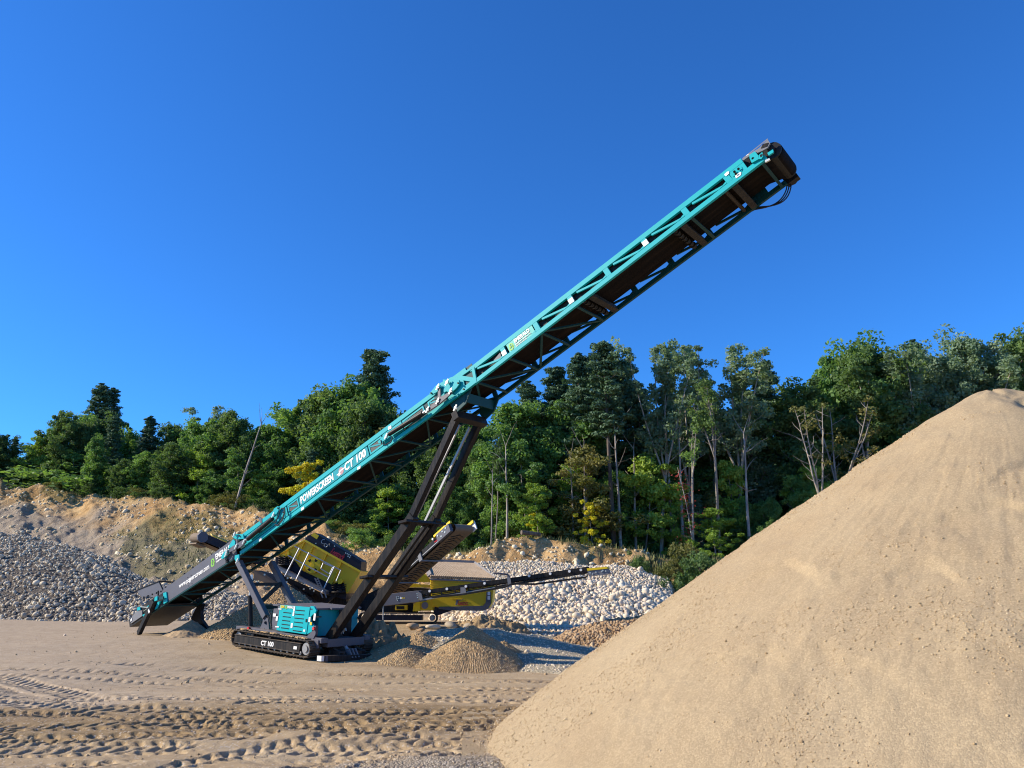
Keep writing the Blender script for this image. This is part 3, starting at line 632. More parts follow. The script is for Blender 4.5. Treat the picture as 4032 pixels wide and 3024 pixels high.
def limb(p,d,L,rng,bend=.25,up=.15,n=5):
    pts=[np.array(p,float)];d=np.array(d,float);d/=np.linalg.norm(d)
    for i in range(n):
        d=d+rng.normal(size=3)*bend/n+np.array([0,0,up/n]);d/=np.linalg.norm(d);pts.append(pts[-1]+d*L/n)
    return pts
def broadleaf(seed,H=14.,cw=4.2,base=.22,nl=26,cards=95,size=.19,fork=0,gap=0.,r0=.2,cr=(.4,.95)):
    rng=np.random.default_rng(seed);t=MB();C=[];R=[]
    tr=limb((0,0,-.6),(rng.normal()*.04,rng.normal()*.04,1),H*.9+.6,rng,.12,.3,8)
    t.path(tr,[r0*(1-.9*i/8)+.015 for i in range(9)],9)
    def tp(f): f*=8;i=min(int(f),7);return tr[i]+(tr[i+1]-tr[i])*(f-i)
    for k in range(nl):
        f=base+(1-base)*(k+.5)/nl*.97;az=k*2.399+rng.normal()*.4
        prof=math.sin(math.pi*min(1,max(.06,(f-base)/(1-base)*.82+.16)))**.7
        L=cw*prof*rng.uniform(.65,1.1);el=rng.uniform(.15,.5)+.75*f*f
        lb=limb(tp(f),(math.cos(az)*math.cos(el),math.sin(az)*math.cos(el),math.sin(el)),L,rng,.6,.25,4)
        t.path(lb,[r0*.38*(1-f*.6)*(1-.8*i/4)+.012 for i in range(5)],5,False)
        m=max(2,int(L*2.4))
        for j in range(m):
            if rng.random()<gap: continue
            q=lb[0]+(lb[-1]-lb[0])*((j+1.2)/(m+.2));i=min(4,int((j+1.2)/(m+.2)*4));q=lb[i]*.6+q*.4
            C.append(q+rng.normal(size=3)*[.55,.55,.5]);R.append(rng.uniform(*cr))
        C.append(lb[-1]);R.append(rng.uniform(cr[0],cr[1])*.8)
    for j in range(4): C.append(tr[-1]+rng.normal(size=3)*[.5,.5,.35]);R.append(cr[0])
    return t,leafcards(np.array(C),np.array(R),cards,rng,size,.9,.15),H
def pine(seed,H=16.,cw=3.0,base=.3,cards=60,size=.17,r0=.2,dead=6,wh=.62):
    rng=np.random.default_rng(seed);t=MB();C=[];R=[]
    tr=limb((0,0,-.6),(rng.normal()*.02,rng.normal()*.02,1),H+.6,rng,.05,.1,8);t.path(tr,[r0*(1-.92*i/8)+.01 for i in range(9)],9)
    def tp(f): f*=8;i=min(int(f),7);return tr[i]+(tr[i+1]-tr[i])*(f-i)
    z=base*H;k=0
    while z<H*.985:
        f=z/H;n=rng.integers(3,6);g=(f-base)/(1-base)
        prof=(1-g)**.75*(.55+.45*min(1,g*3.2))
        for j in range(n):
            az=k*1.1+j*2*math.pi/n+rng.normal()*.3;L=max(.35,cw*prof*rng.uniform(.5,1.15))
            lb=limb(tp(f),(math.cos(az),math.sin(az),rng.uniform(-.12,.18)+.35*g),L,rng,.25,.18,4)
            t.path(lb,[.05*(1-.7*i/4)*(1.2-f) +.008 for i in range(5)],4,False)
            m=max(2,int(L*2.1))
            for q in range(m):
                u=.3+.7*(q+.6)/m;i=min(3,int(u*4));p=lb[i]+(lb[i+1]-lb[i])*(u*4-i)
                C.append(p+rng.normal(size=3)*[.25,.25,.06]+[0,0,.1]);R.append(rng.uniform(.38,.66))
        z+=wh*rng.uniform(.75,1.35)*(1-.35*g);k+=1
    C.append(tr[-1]);R.append(.3)
    for j in range(dead):
        f=rng.uniform(.04,max(base,.06));az=rng.uniform(0,6.28);lb=limb(tp(f),(math.cos(az),math.sin(az),rng.uniform(-.2,.25)),rng.uniform(.7,2.2),rng,.5,0,4);t.path(lb,[.03,.025,.02,.014,.008],4,False)
    return t,leafcards(np.array(C),np.array(R),cards,rng,size,.42,.55),H
def spindly(seed,H=19.,cw=2.9,fork=.35,cards=46,size=.17,r0=.17,leafy=1.,stems=4,lean=0.):
    """tall forked tree, bare below, thin airy leaves high up"""
    rng=np.random.default_rng(seed);t=MB();C=[];R=[]
    tr=limb((0,0,-.6),(lean+rng.normal()*.05,rng.normal()*.05,1),H*fork+.6,rng,.1,.15,5);t.path(tr,[r0*(1-.35*i/5) for i in range(6)],9)
    for s in range(stems):
        az=s*2*math.pi/stems+rng.normal()*.4;sp=rng.uniform(.10,.30)
        st=limb(tr[-1]-[0,0,rng.uniform(0,.12)*H*fork],(math.cos(az)*sp+lean*.7,math.sin(az)*sp,1),H*(1-fork)*rng.uniform(.8,1.0),rng,.3,.35,7)
        t.path(st,[r0*.5*(1-.9*i/7)+.012 for i in range(8)],6,False)
        for k in range(9):
            u=.22+.78*k/9;i=min(6,int(u*7));p=st[i]+(st[i+1]-st[i])*(u*7-i);a2=rng.uniform(0,6.28);L=cw*.55*(1.15-u*.7)*rng.uniform(.5,1.2)
            lb=limb(p,(math.cos(a2)*.8,math.sin(a2)*.8,rng.uniform(.2,.9)),L,rng,.5,.3,3);t.path(lb,[.03,.022,.014,.008],4,False)
            if rng.random()<leafy:
                for q in (1,2,3): C.append(lb[q]+rng.normal(size=3)*.2);R.append(rng.uniform(.35,.75))
        C.append(st[-1]);R.append(.45)
    if not C: C=[tr[-1]];R=[.1]
    return t,leafcards(np.array(C),np.array(R),cards,rng,size,.7,.2),H
def layered(seed,H=6.,cw=2.2,cards=70,size=.13,r0=.06,base=.12):
    rng=np.random.default_rng(seed);t=MB();C=[];R=[]
    tr=limb((0,0,-.3),(rng.normal()*.08,rng.normal()*.08,1),H+.2,rng,.15,.1,6);t.path(tr,[r0*(1-.85*i/6)+.006 for i in range(7)],6)
    for k in range(22):
        f=base+(.97-base)*(k+.5)/22;i=min(5,int(f*6));p=tr[i]+(tr[i+1]-tr[i])*(f*6-i);az=k*2.4+rng.normal()*.5
        L=cw*(math.sin(math.pi*(.22+.72*f))**.8)*rng.uniform(.5,1.15);lb=limb(p,(math.cos(az),math.sin(az),rng.uniform(-.05,.45)),L,rng,.3,.05,3);t.path(lb,[.02,.015,.01,.006],4,False)
        for q in (1,2,3): C.append(lb[q]+rng.normal(size=3)*.18);R.append(rng.uniform(.28,.55)*H/6)
    return t,leafcards(np.array(C),np.array(R),cards,rng,size,.62,.3),H
def snag(seed,H=13.,r0=.16,forks=3,twigs=8):
    rng=np.random.default_rng(seed);t=MB();tr=limb((0,0,-.5),(.05,0,1),H*.82,rng,.12,.1,7);t.path(tr,[r0*(1-.7*i/7) for i in range(8)],8)
    for s in range(forks):
        az=s*2.1+.4;t.path(limb(tr[-1],(math.cos(az)*.55,math.sin(az)*.3,1 if s else 1.4),H*.2*rng.uniform(.6,1),rng,.5,.1,4),[r0*.28,r0*.2,r0*.14,r0*.09,.008],5,False)
    for s in range(twigs):
        f=rng.uniform(.4,.95)*7;i=min(6,int(f));p=tr[i];az=rng.uniform(0,6.28);t.path(limb(p,(math.cos(az),math.sin(az),rng.uniform(.1,1)),rng.uniform(.5,1.8),rng,.6,.2,4),[.03,.024,.017,.012,.006],4,False)
    return t,None,H
PROTO={}
def proto(key,gen,leaf,bark):
    t,l,H=gen
    V=np.concatenate(t.v);tm=bpy.data.meshes.new('trunk');tm.from_pydata(V.tolist(),[],t.f);tm.materials.append(MK[bark]);tm.shade_smooth()
    lm=None
    if l is not None:
        o=fastmesh('crown',l[0],np.arange(len(l[0]),dtype=np.int32).reshape(-1,4),ML[leaf],attr=dict(tone=l[1]));lm=o.data;bpy.data.objects.remove(o)
    PROTO[key]=(tm,lm,H)
for k in range(3): proto('oak%d'%k,broadleaf(100+k,13.5,[4.4,3.8,4.9][k],.12,34,72,.19),'dark','brown')
for k in range(3): proto('maple%d'%k,broadleaf(110+k,13.,[3.8,4.3,3.3][k],.10,34,72,.19),'mid','grey')
for k in range(2): proto('thin%d'%k,broadleaf(120+k,15,3.1,.34,22,70,.17,gap=.22,r0=.16,cr=(.5,.9)),['dark','pale'][k],'grey')
for k in range(3): proto('pine%d'%k,pine(130+k,17,[3.4,2.9,3.7][k],[.18,.38,.30][k]),'pine','brown')
proto('hemlock',pine(140,13,2.7,.08,70,.16,dead=0,wh=.45),'pine','brown')
proto('talltop',pine(141,21,3.1,.55,70,.18,.24,22),'pine','brown')
for k in range(3): proto('spindly%d'%k,spindly(150+k,19,[3.4,2.8,3.2][k],[.36,.42,.3][k],56,.17,.17,.92,[4,3,5][k]),['pale','dark','pale'][k],['birch','grey','birch'][k])
proto('bare0',spindly(160,13,3.4,.3,22,.14,.15,.18,4),'olive','grey')
proto('bare1',spindly(161,12,3.,.34,22,.14,.12,.15,3,.12),'olive','birch')
proto('lean',spindly(163,16,2.6,.62,30,.15,.15,.4,3,.30),'dark','grey')
proto('leanr',spindly(164,15,2.4,.7,24,.15,.13,.25,2,-.22),'mid','birch')
for k in range(2): proto('layer%d'%k,layered(170+k,7,2.5,80,.14),'lime','grey')
proto('layergold',layered(173,6,2.3,80,.14),'gold','grey')
proto('layerolive',layered(174,8,2.5,75,.14),'olive','grey')
proto('layermid',layered(175,7,2.6,85,.14),'mid','grey')
proto('redsap',layered(176,8,.7,3,.11),'red','birch')
proto('snag',snag(180),None,'dead');proto('snag1',snag(181,10,.09,2,6),None,'dead')
for k in range(2): proto('bush%d'%k,broadleaf(190+k,2.4,1.5,.05,14,80,.10,r0=.04,cr=(.3,.55)),['mid','dark'][k],'brown')
proto('bush2',broadleaf(192,2.4,1.6,.05,14,60,.10,r0=.04,cr=(.3,.55)),'olive','brown')
def tree(kind,px,yt,d,label=None,group=None,name=None,wide=1.,cat='tree',rot=None,zb=None,crown=None):
    """stands on the bank at distance d in direction px, tall enough to reach sight line yt"""
    T=at(px,yt,d);x,y=T[0],T[1];z=bankz(x,y) if zb is None else zb
    tm,lm,H=PROTO[kind];s=(T[2]-z)/H
    r=empty(name or {'pine':'pine_tree','heml':'hemlock_tree','tall':'pine_tree','snag':'dead_tree','bush':'bush'}.get(kind[:4],'tree'),(x,y,z-.1),RNG.uniform(0,6.28) if rot is None else rot,label=label,cat=cat,group=group)
    r.scale=(s*wide,s*wide,s)
    a=bpy.data.objects.new('trunk',tm);COL.objects.link(a);a.parent=r
    if lm:
        b=bpy.data.objects.new('crown',lm);COL.objects.link(b);b.parent=r
        if crown:
            b.data=lm.copy();b.data.materials[0]=ML[crown]
    return r
# --- the trees one can tell apart (direction, top, distance, label)
for a in [
 ('pine0',405,1508,97,'tall dark pine rising highest over the left wood above the clay bank',None,1.25),
 ('pine1',452,1530,99,'shorter pine tip close behind the right of the highest left pine',None,1.1),
 ('spindly0',840,1562,92,'airy pale birch top just left of the bare grey snag',None,1.15),
 ('layergold',1205,1815,71.3,'golden yellow small tree glowing just above the teal boom',None,.95),
 ('lime_','',0,0,'','',0),
 ('pine2',1492,1384,84,'tall dark pine with browning tip left of the teal boom',None,1.15),
 ('maple1',1425,1500,82,'broad leafy tree leaning against the left side of the browning pine',None,1.0),
 ('oak1',1285,1520,82,'broad dark oak between the golden tree and the browning pine',None,1.05),
 ('layerolive',1560,1615,77,'olive yellow tree under the right side of the browning pine',None,1.1),
 ('talltop',2392,1330,62,'tall pine with long bare reddish trunk and a tufted top',None,1.15),
 ('spindly0',2560,1300,63,'tall forked tree with pale trunk and thin leaves above the stone heap',None,.95),
 ('spindly2',2665,1288,65,'tallest airy tree with many ascending limbs right of the forked pale trunk',None,1.0),
 ('spindly0',2850,1298,66,'wide airy topped tree left of the gap in the wood',None,1.15),
 ('lean',2790,1500,61,'grey tree leaning right across the dark wood',None,1.),
 ('leanr',2700,1660,60,'pale slim trunk leaning right beside the crimson sapling',None,1.),
 ('redsap',2720,1830,59.5,'slender sapling with crimson leaves on a pale stem',None,1.2),
 ('bare0',3270,1520,62,'bare grey forked tree just above the sand pile flank',None,1.2),
 ('bare1',3180,1560,60,'pale bare many stemmed tree low on the sand pile flank',None,1.1),
 ('spindly1',3330,1360,66,'dark leafy topped tree left of the white twin trunk',None,1.25),
 ('spindly2',3540,1345,68,'white twin trunked tree near the sand pile crest',None,1.1),
 ('spindly0',3770,1328,72,'pale tree with a bare candelabra trunk left of the sand pile peak',None,1.2),
 ('layer0',2810,1985,59,'bright yellow green bush like maple at the foot of the dark wood',None,1.35),
 ('layerolive',2310,1740,61,'yellowing small tree in front of the bare reddish pine trunk',None,1.2),
 ('layer1',2120,1900,60,'light green young maple below the teal boom tip side',None,1.2),
 ('layergold',2330,1970,59.5,'low golden green sapling between two bare trunks on the berm',None,.9),
 ('spindly1',1950,1680,62,'slim pale birch stem right of the black legs',None,.7),
 ('pine1',2265,1395,67,'slim dark pine just right of the teal boom underside',None,1.05),
 ('thin1',2330,1340,70,'loose topped pine behind the tall bare reddish trunk',None,1.0),
 ('pine2',3010,1440,70,'dense dark pine right of the wide airy tree',None,1.1),
 ('thin0',3130,1462,66,'loose oak reaching over the gap in the wood',None,1.3),
 ('snag1',1935,1770,59,'thin dead pole standing among green saplings right of the black legs',None,1.),
 ('snag1',950,1905,79,'short dead stick near the foot of the forked grey snag',None,1.)]:
    if a[3]: tree(a[0],a[1],a[2],a[3],a[4],None,wide=a[6])
sn_=tree('snag',1003,1562,73.,'bare grey dead snag with a forked top leaning right above the clay bank',wide=1.05,rot=0.)
sn_.rotation_euler=(0,.12,0);sn_.location.x-=1.0
tree('layer0',465,1868,84.5,'bright lime sapling at the brink of the left clay bank',wide=.75)
tree('layergold',2100,2010,61,'small orange tinged sapling behind the right berm mound',wide=.8)
for k_,px_t,yt_t,d_t,lb_ in (('pine0',2085,1500,69,'dark pine rising just right of the top of the black legs'),('pine2',2175,1450,70,'dark pine between the black legs and the tall bare reddish trunk'),('maple1',2010,1575,67,'leafy tree directly right of the black legs under the boom'),('maple0',2225,1560,68,'leafy tree in front of the dark pines right of the black legs')):
    tree(k_,px_t,yt_t,d_t,lb_,wide=1.1,rot=px_t*.01)
# --- the rest of the wood, row on row
g=np.random.default_rng(77)
def skyline(px):   # sight line of the crown tops
    X=[-700,0,60,150,220,300,350,400,470,530,620,700,780,850,930,990,1050,1110,1160,1210,1260,1330,1400,1450,1560,1640,1800,2000,2150,2240,2330,2420,2490,2560,2640,2700,2780,2850,2920,2980,3050,3120,3200,3300,3400,3500,3620,3720,3780,3860,3930,4032,4600]
    Yk=[1700,1712,1712,1690,1650,1610,1590,1600,1610,1640,1612,1640,1625,1615,1600,1625,1655,1640,1600,1560,1525,1520,1530,1500,1560,1600,1600,1560,1480,1420,1350,1360,1420,1400,1390,1430,1400,1400,1420,1490,1530,1540,1450,1370,1385,1400,1360,1375,1345,1360,1335,1312,1300]
    return float(np.interp(px,X,Yk))
LG='dark leafy tree in the wood along the left bank';RG='dark leafy tree in the wood behind the cobble heap and sand pile'
for i,px in enumerate(np.arange(-230,1900,50)):
    px=px+g.uniform(-22,22);d=float(np.interp(px,[0,600,1300,1900],[94,90,80,71]))+g.uniform(-2,4)
    k=g.choice(['oak0','oak1','oak2','maple0','maple1','maple2','oak0','pine0'] if px<1500 else ['pine0','pine2','maple0','oak1','pine1'])
    tree(k,px,skyline(px)+g.uniform(0,60),d,LG,'leafy trees of the left wood',wide=g.uniform(.85,1.15))
for i,px in enumerate(np.arange(-200,1950,70)):
    px=px+g.uniform(-30,30);d=float(np.interp(px,[0,600,1300,1900],[89.5,83,74,64]))+g.uniform(-1,2)
    yb=at(0,0,1);k=g.choice(['layermid','maple2','maple1','layer1','maple0','oak0','oak2','maple2','hemlock'])
    b=float(np.interp(px,[0,300,600,1000,1300,1700,1950],[1890,1940,1955,1998,2090,2175,2160]))
    tree(k,px,b-g.uniform(110,260)*(1.2 if px>1200 else 1),d,'smaller understory tree at the front edge of the left wood','understory of the left wood',wide=g.uniform(.9,1.4))
for i,px in enumerate(np.arange(1930,4500,52)):
    px=px+g.uniform(-26,26);d=float(np.interp(px,[1900,2600,4300],[68,68,76]))+g.uniform(-2,4)
    k=g.choice(['pine0','pine1','pine2','thin0','oak1','pine2','spindly1'] if px<2950 else ['thin0','spindly1','maple2','pine1','oak1','thin1','pine0'])
    if px<2900 and i%4==1: continue
    tree(k,px,skyline(px)+(g.uniform(25,210) if px<2930 else g.uniform(50,130) if px<3230 else g.uniform(-60,70)),d,RG,'leafy trees of the right wood',wide=g.uniform(.8,1.05))
for i,px in enumerate(np.arange(1960,3500,52)):
    px=px+g.uniform(-24,24);d=g.uniform(62,65.5)
    k=g.choice(['layermid','layer0','layerolive','hemlock','maple2','layermid','layer1','maple0'])
    tree(k,px,2180-g.uniform(120,430),d,'smaller understory tree at the front edge of the right wood','understory of the right wood',wide=g.uniform(.8,1.15))
for i,px in enumerate(np.arange(1880,3700,85)):
    px=px+g.uniform(-20,20);d=g.uniform(71,79)
    tree(g.choice(['oak0','maple0','oak1','hemlock','maple1']),px,2180-g.uniform(220,520),d,'leafy undergrowth tree deep in the right wood behind the trunks','undergrowth of the right wood',wide=g.uniform(1.3,1.8))
for i,px in enumerate(np.arange(3560,4700,70)):
    tree(g.choice(['oak0','maple0','oak1','maple1','layermid']),px,2120-g.uniform(150,420),g.uniform(68,76),'leafy undergrowth tree deep in the right wood behind the trunks','undergrowth of the right wood',wide=g.uniform(1.2,1.6))
for i,px in enumerate(np.arange(-100,1900,60)):
    px=px+g.uniform(-20,20);d=float(np.interp(px,[0,600,1300,1900],[97,93,83,74]));b=float(np.interp(px,[0,300,600,1000,1300,1700,1950],[1890,1940,1955,1998,2090,2175,2160]))
    tree(g.choice(['bush0','bush1']),px,b-g.uniform(60,110),d,'dark bush in the shade at the back of the left wood','bushes deep in the left wood',cat='bush',wide=2.6)
# bare trunks in the right wood
for j,(px,yt,d,k) in enumerate([(2250,1700,61.5,'snag1'),(2290,1650,61,'snag1'),(2428,1560,61.5,'snag1'),(2480,1640,63,'snag1'),(2620,1500,63,'snag1'),(2660,1560,62.5,'snag1'),(2905,1560,62,'snag1'),(2000,1640,61,'snag1')]):
    tree(k,px,yt,d,'thin bare trunk standing in the right wood','bare trunks of the right wood',name='dead_tree',wide=1.3)
# bushes along the brinks and on the right berm
for j,(px,yt,d,k,lab) in enumerate([(530,1935,77.5,'bush1','dark round bush hanging over the left clay brink'),(800,1985,72.8,'bush1','dark bush on the clay brink below the snag'),(1420,2085,61,'bush0','green bush on the orange bank right of the boom underside'),
  (2510,2205,53,'bush1','dark green shrub on the berm right of the yellow conveyor tip'),(2745,2200,48.5,'bush0','leafy green shrub beside the sand pile flank'),(2690,2160,52,'bush0','tall weedy shrub behind the leafy shrub by the sand pile'),(2600,2240,51,'bush2','brownish weed clump between the cobble heap and the sand pile')]):
    tree(k,px,yt,d,lab,cat='bush',wide=.8 if px>2500 else 1.5,crown='olive' if px in (2690,2600) else 'dark' if px>2500 else None)
n=34
for j in range(n):
    px=g.uniform(-60,1150) if j<20 else g.uniform(1200,1700);b=float(np.interp(px,[0,300,600,1000,1300,1700],[1890,1940,1955,1998,2090,2175]));d=float(np.interp(px,[0,600,1000,1300,1700],[87,78,72,66,60]))
    tree(g.choice(['bush0','bush1','bush2']),px,b-float(g.uniform(12,45)),d+g.uniform(0,2.5),'low bush in the fringe along the left bank brink','bushes along the left brink',cat='bush',wide=g.uniform(1.2,2.))
# ------------------------------------------------------------------ grass and weeds
def mat_grass():
    m,t,b=nt('rough_grass');a=attr(t,'tone');col=ramp(t,a,[(0,(.055,.085,.018)),(.45,(.10,.125,.032)),(.75,(.165,.155,.05)),(1,(.24,.19,.08))])
    t.links.new(col,b.inputs['Base Color']);b.inputs['Roughness'].default_value=.8;return m
def grass(name,P,h,rng,label):
    n=len(P);a=rng.uniform(0,6.28,n);w=h*.10;lean=rng.normal(size=(n,2))*.35*h[:,None]
    s=np.stack([np.cos(a)*w,np.sin(a)*w,0*w],-1);top=P+np.stack([lean[:,0],lean[:,1],h],-1)
    V=np.stack([P-s,P+s,top+s*.2,top-s*.2],1).reshape(-1,3)
    o=fastmesh(name,V,np.arange(4*n,dtype=np.int32).reshape(-1,4),mat_grass_,attr=dict(tone=np.repeat(rng.random(n)*.6+.4*(fbm(P[:,0]*.3,P[:,1]*.3,5,2)+.5),4)))
    return tag(o,label,'grass',kind='stuff')
mat_grass_=mat_grass()
n=60000;c=g.uniform(-.85,.34,n);d=g.uniform(47,92,n);x=c*d;z,t_=bank(x,d)
dens=sstep(.93,1.02,t_+.10*fbm(x*.5,d*.5,82,3))*(t_<1.45)
dens=np.maximum(dens,sstep(.1,.5,1-((t_-.55)/.36)**2-((c+.415)/.10)**2*.9+2.2*fbm(x*.28,d*.28,81,4)-.3)*.6)
dens=np.maximum(dens,sstep(.15,.5,fbm(x*.35,d*.35,83,4)+.25-((c-.17)/.12)**2*.6)*(c>0)*(t_>0)*.8)
k=g.random(n)<dens
grass('grass',np.stack([x,d,z-.03],-1)[k],g.uniform(.15,.42,k.sum()),g,'rough grass and weeds growing on the banks')
n=9000;c=g.uniform(.15,.27,n);d=g.uniform(42.5,56,n);x=c*d;z,t_=bank(x,d);k=(fbm(x*.4,d*.4,88,3)>-.12)&(t_>-.01)
grass('weeds',np.stack([x,d,z-.03],-1)[k],g.uniform(.3,.85,k.sum()),g,'tall weeds between the cobble heap and the sand pile')
# ------------------------------------------------------------------ the teal tracked stockpiling conveyor
# machine space: u along the boom, v across it away from the near side, w height
MO=(-9.,.8,0.)
mp_=A0*[1,1,0]+HD*MO[0]+LD*MO[1]
SK=empty('tracked_conveyor',(mp_[0],mp_[1],0),-TH,label='long teal radial conveyor on black crawler tracks, boom raised to the upper right',cat='conveyor')
def S(px,py,off=0.): return side(px,py,off)
def zf(ox,oy,s): return lambda x,y:(ox+x/s,oy+y/s)
z5=zf(1480,1500,3.1725);z7=zf(850,1950,3.1725);z8=zf(500,2200,3.1725);zl=zf(1000,2350,4.424);zt=zf(880,2450,5.53);z3=zf(1700,1200,3.16);z1=zf(480,1900,1.843);zh=zf(2780,520,3.1725);zc=zf(500,2350,5.53)
def pp(z,pts,off=0.): return [S(*z(*q),off) for q in pts]
VX=np.array([0,1.,0])
def B(mb,name,mat,parent=SK,**k): return mb.build(name,M[mat],parent,MO,**k)
def plate(name,z,pts,off,th,mat,parent=SK,**k): return B(MB().prism(pp(z,pts,off),VX*th),name,mat,parent,**k)
def seg(u0,w0,be):
    c,s=math.cos(be),math.sin(be)
    f=lambda t,q,v=0.:np.array([u0+t*c-q*s,v,w0+t*s+q*c]);f.x=np.array([c,0,s]);f.y=np.array([-s,0,c]);return f
gU=seg(0,8.228,math.atan(.468));gM=seg(-11.4,3.30,math.atan(.4323));gT=seg(-18.9,.41,math.atan(.3853))
LM_,LT=12.42,8.04
hU=lambda t:.60-.0105*t
def rect(mb,g,t0,t1,q0,q1,v0,th,q0b=None,q1b=None):
    q0b=q0 if q0b is None else q0b;q1b=q1 if q1b is None else q1b
    return mb.prism([g(t0,q0,v0),g(t1,q0b,v0),g(t1,q1b,v0),g(t0,q1,v0)],VX*th)
# --- upper boom: two side trusses, bracing
BAY=1.33;ups=[BAY*i for i in range(8)]
boomU=None
for s_,v0 in ((0,0.),(1,W-.09)):
    m=MB();rect(m,gU,-.15,10.25,0,.135,v0,.09);rect(m,gU,-.1,9.75,hU(0)-.155,hU(0),v0,.09,hU(9.75)-.145,hU(9.75))
    for i,t_ in enumerate(ups):
        if i==0: continue
        h=hU(t_);m.prism([gU(t_-.165,.135,v0+.004),gU(t_,.135,v0+.004),gU(t_-.02,h-.145,v0+.004),gU(t_-.185,h-.145,v0+.004)],VX*.08)
        m.prism([gU(t_-.17,.15,v0+.006),gU(t_-.17,.22,v0+.006),gU(t_-.4,.15,v0+.006)],VX*.05)
    for i in range(7):
        a,b=ups[i],ups[i+1];m.bar(gU(a+.16,hU(a)-.19,v0+.04),gU(b-.3,.16,v0+.04),.05,.065)
    rect(m,gU,9.31,9.75,.115,hU(9.5)-.13,v0+.004,.06)
    o=B(m,'side_truss','teal' if s_==0 else 'shade_teal',bevel=.004)
    if s_==0: boomU=o
m=MB()
for t_ in (7.98,10.15): B(MB().bar(gU(t_-.05,.03,.05),gU(t_-.05,.03,W-.05),.08,.06,gU.x),'cross_member','shade_teal')
for t_ in (.0,1.33,2.66,3.99): m.bar(gU(t_-.05,.03,.09),gU(t_-.05,.03,W-.09),.07,.06,gU.x)
for a,b in ((.05,1.28),(2.6,1.42),(2.7,3.92)): m.bar(gU(a,.04,.09),gU(b,.04,W-.09),.07,.05,gU.x)
m.bar(gU(-.1,.05,.09),gU(-1.15,.05,W-.09),.07,.05,gU.x);m.bar(gU(-.9,.2,.09),gU(-.9,.2,W-.09),.2,.03,gU.x)
B(m,'cross_bracing','shade_teal')
# hinge end plate of the upper boom, with its two triangular openings
m=MB()
for q in ([(60,1150),(85,985),(230,905),(350,868),(378,882),(393,940),(410,1012),(395,1085),(210,1170)],[(350,868),(500,770),(495,800),(378,882)],[(378,882),(515,905),(525,940),(480,955),(393,940)],[(410,1012),(480,955),(525,940),(545,970),(395,1085)],[(500,770),(525,770),(560,965),(545,970),(525,940),(515,905),(495,800)]):
    m.prism(pp(z3,q,-.012),VX*.05)
B(m,'hinge_plate','teal')
# belt guards behind the openings
for v0,q0 in ((.13,.16),(W-.15,.36)):
    m=MB();m.prism([gU(-.3,q0,v0),gU(9.9,q0,v0),gU(9.9,hU(9.9)-.01,v0),gU(-.3,hU(0)-.01,v0)],VX*.02);B(m,'belt_guard','black')
# belt: one loop, carried in a trough, returning flat under the frame
def loop():
    pts=[]
    for t_ in np.linspace(.2,LT,10): pts.append((gT(t_,.50+.02*t_),'c'))
    for t_ in np.linspace(.6,LM_-.2,14): pts.append((gM(t_,.70),'c'))
    for t_ in np.linspace(.4,9.9,12): pts.append((gU(t_,hU(t_)+.02),'c'))
    for a in np.linspace(80,-80,9): pts.append((gU(10.45+.24*math.cos(rad(a)),.22+.24*math.sin(rad(a))),'h'))
    for t_ in np.linspace(9.9,.2,12): pts.append((gU(t_,.20),'r'))
    for t_ in np.linspace(LM_-.3,.3,14): pts.append((gM(t_,.20),'r'))
    for t_ in np.linspace(LT-.2,.3,10): pts.append((gT(t_,.17),'r'))
    return pts
lp=loop();vv=np.linspace(.27,W-.27,9);V=[];Fq=[]
for p,k in lp:
    for v in vv:
        e=abs(v-W/2)/(W/2-.27);dz=(.16*max(0,e-.35)-.07) if k=='c' else 0
        V.append((p[0],v,p[2]+dz))
n9=len(vv);nl=len(lp)
for i in range(nl):
    for j in range(n9-1): a=i*n9+j;b=((i+1)%nl)*n9+j;Fq.append((a,a+1,b+1,b))
belt=fastmesh('belt',np.array(V)-np.array(MO),np.array(Fq),M['belt'],SK,smooth=True)
# head drum end
m=MB();m.tube(gU(10.45,.22,.2),gU(10.45,.22,W-.2),.225,n=24);hd_=B(m,'head_drum','black',smooth=False)
m=MB();m.tube(gU(10.45,.22,.06),gU(10.45,.22,.2),.09,n=16);B(m,'drum_shaft','black',hd_)
dg=plate('drum_guard',zh,[(450,345),(520,285),(660,200),(770,92),(800,140),(770,195),(700,235),(540,300),(470,350)],-.02,.06,'grey2')
m=MB()
for i in range(9):
    x=690+i*8.5;m.bar(S(*zh(x,205-i*3),-.024),S(*zh(x+22,150-i*2),-.024),.012,.018)
B(m,'vent_slots','black',dg)
m=MB();m.prism([S(*zh(455,340),.1),S(*zh(770,92),.1),S(*zh(770,92),W-.1),S(*zh(455,340),W-.1)],(0,0,.03));B(m,'hood_top','grey2',dg)
m=MB()
for q in ([(540,285),(610,240),(650,290),(660,335),(570,385),(545,330)],[(655,290),(700,250),(725,285),(690,335),(660,335)],[(765,260),(835,215),(842,250),(780,292)]): m.prism(pp(zh,q,-.05),VX*.06)
B(m,'bearing_block','teal')
m=MB()
for x,y in ((585,330),(405,460),(372,520),(355,495)): m.tube(S(*zh(x,y),-.058),S(*zh(x,y),-.04),.035,n=8)
for q in ([(670,290),(690,270),(700,300),(680,315)],[(700,270),(715,265),(720,290),(706,300)]): m.prism(pp(zh,q,-.056),VX*.004)
B(m,'bolt','black')
plate('scraper_bracket',zh,[(735,350),(790,325),(800,345),(740,378)],-.02,.05,'pin')
plate('mounting_plate',zh,[(320,520),(395,478),(440,430),(455,460),(440,500),(360,545),(335,560)],-.01,.04,'teal')
m=MB();m.box(gU(10.4,.16,W+.06),(.36,.2,.32),(gU.x,VX,gU.y));m.tube(gU(10.4,.16,W-.05),gU(10.4,.16,W+.3),.10,n=12);B(m,'drive_motor','black')
m=MB()
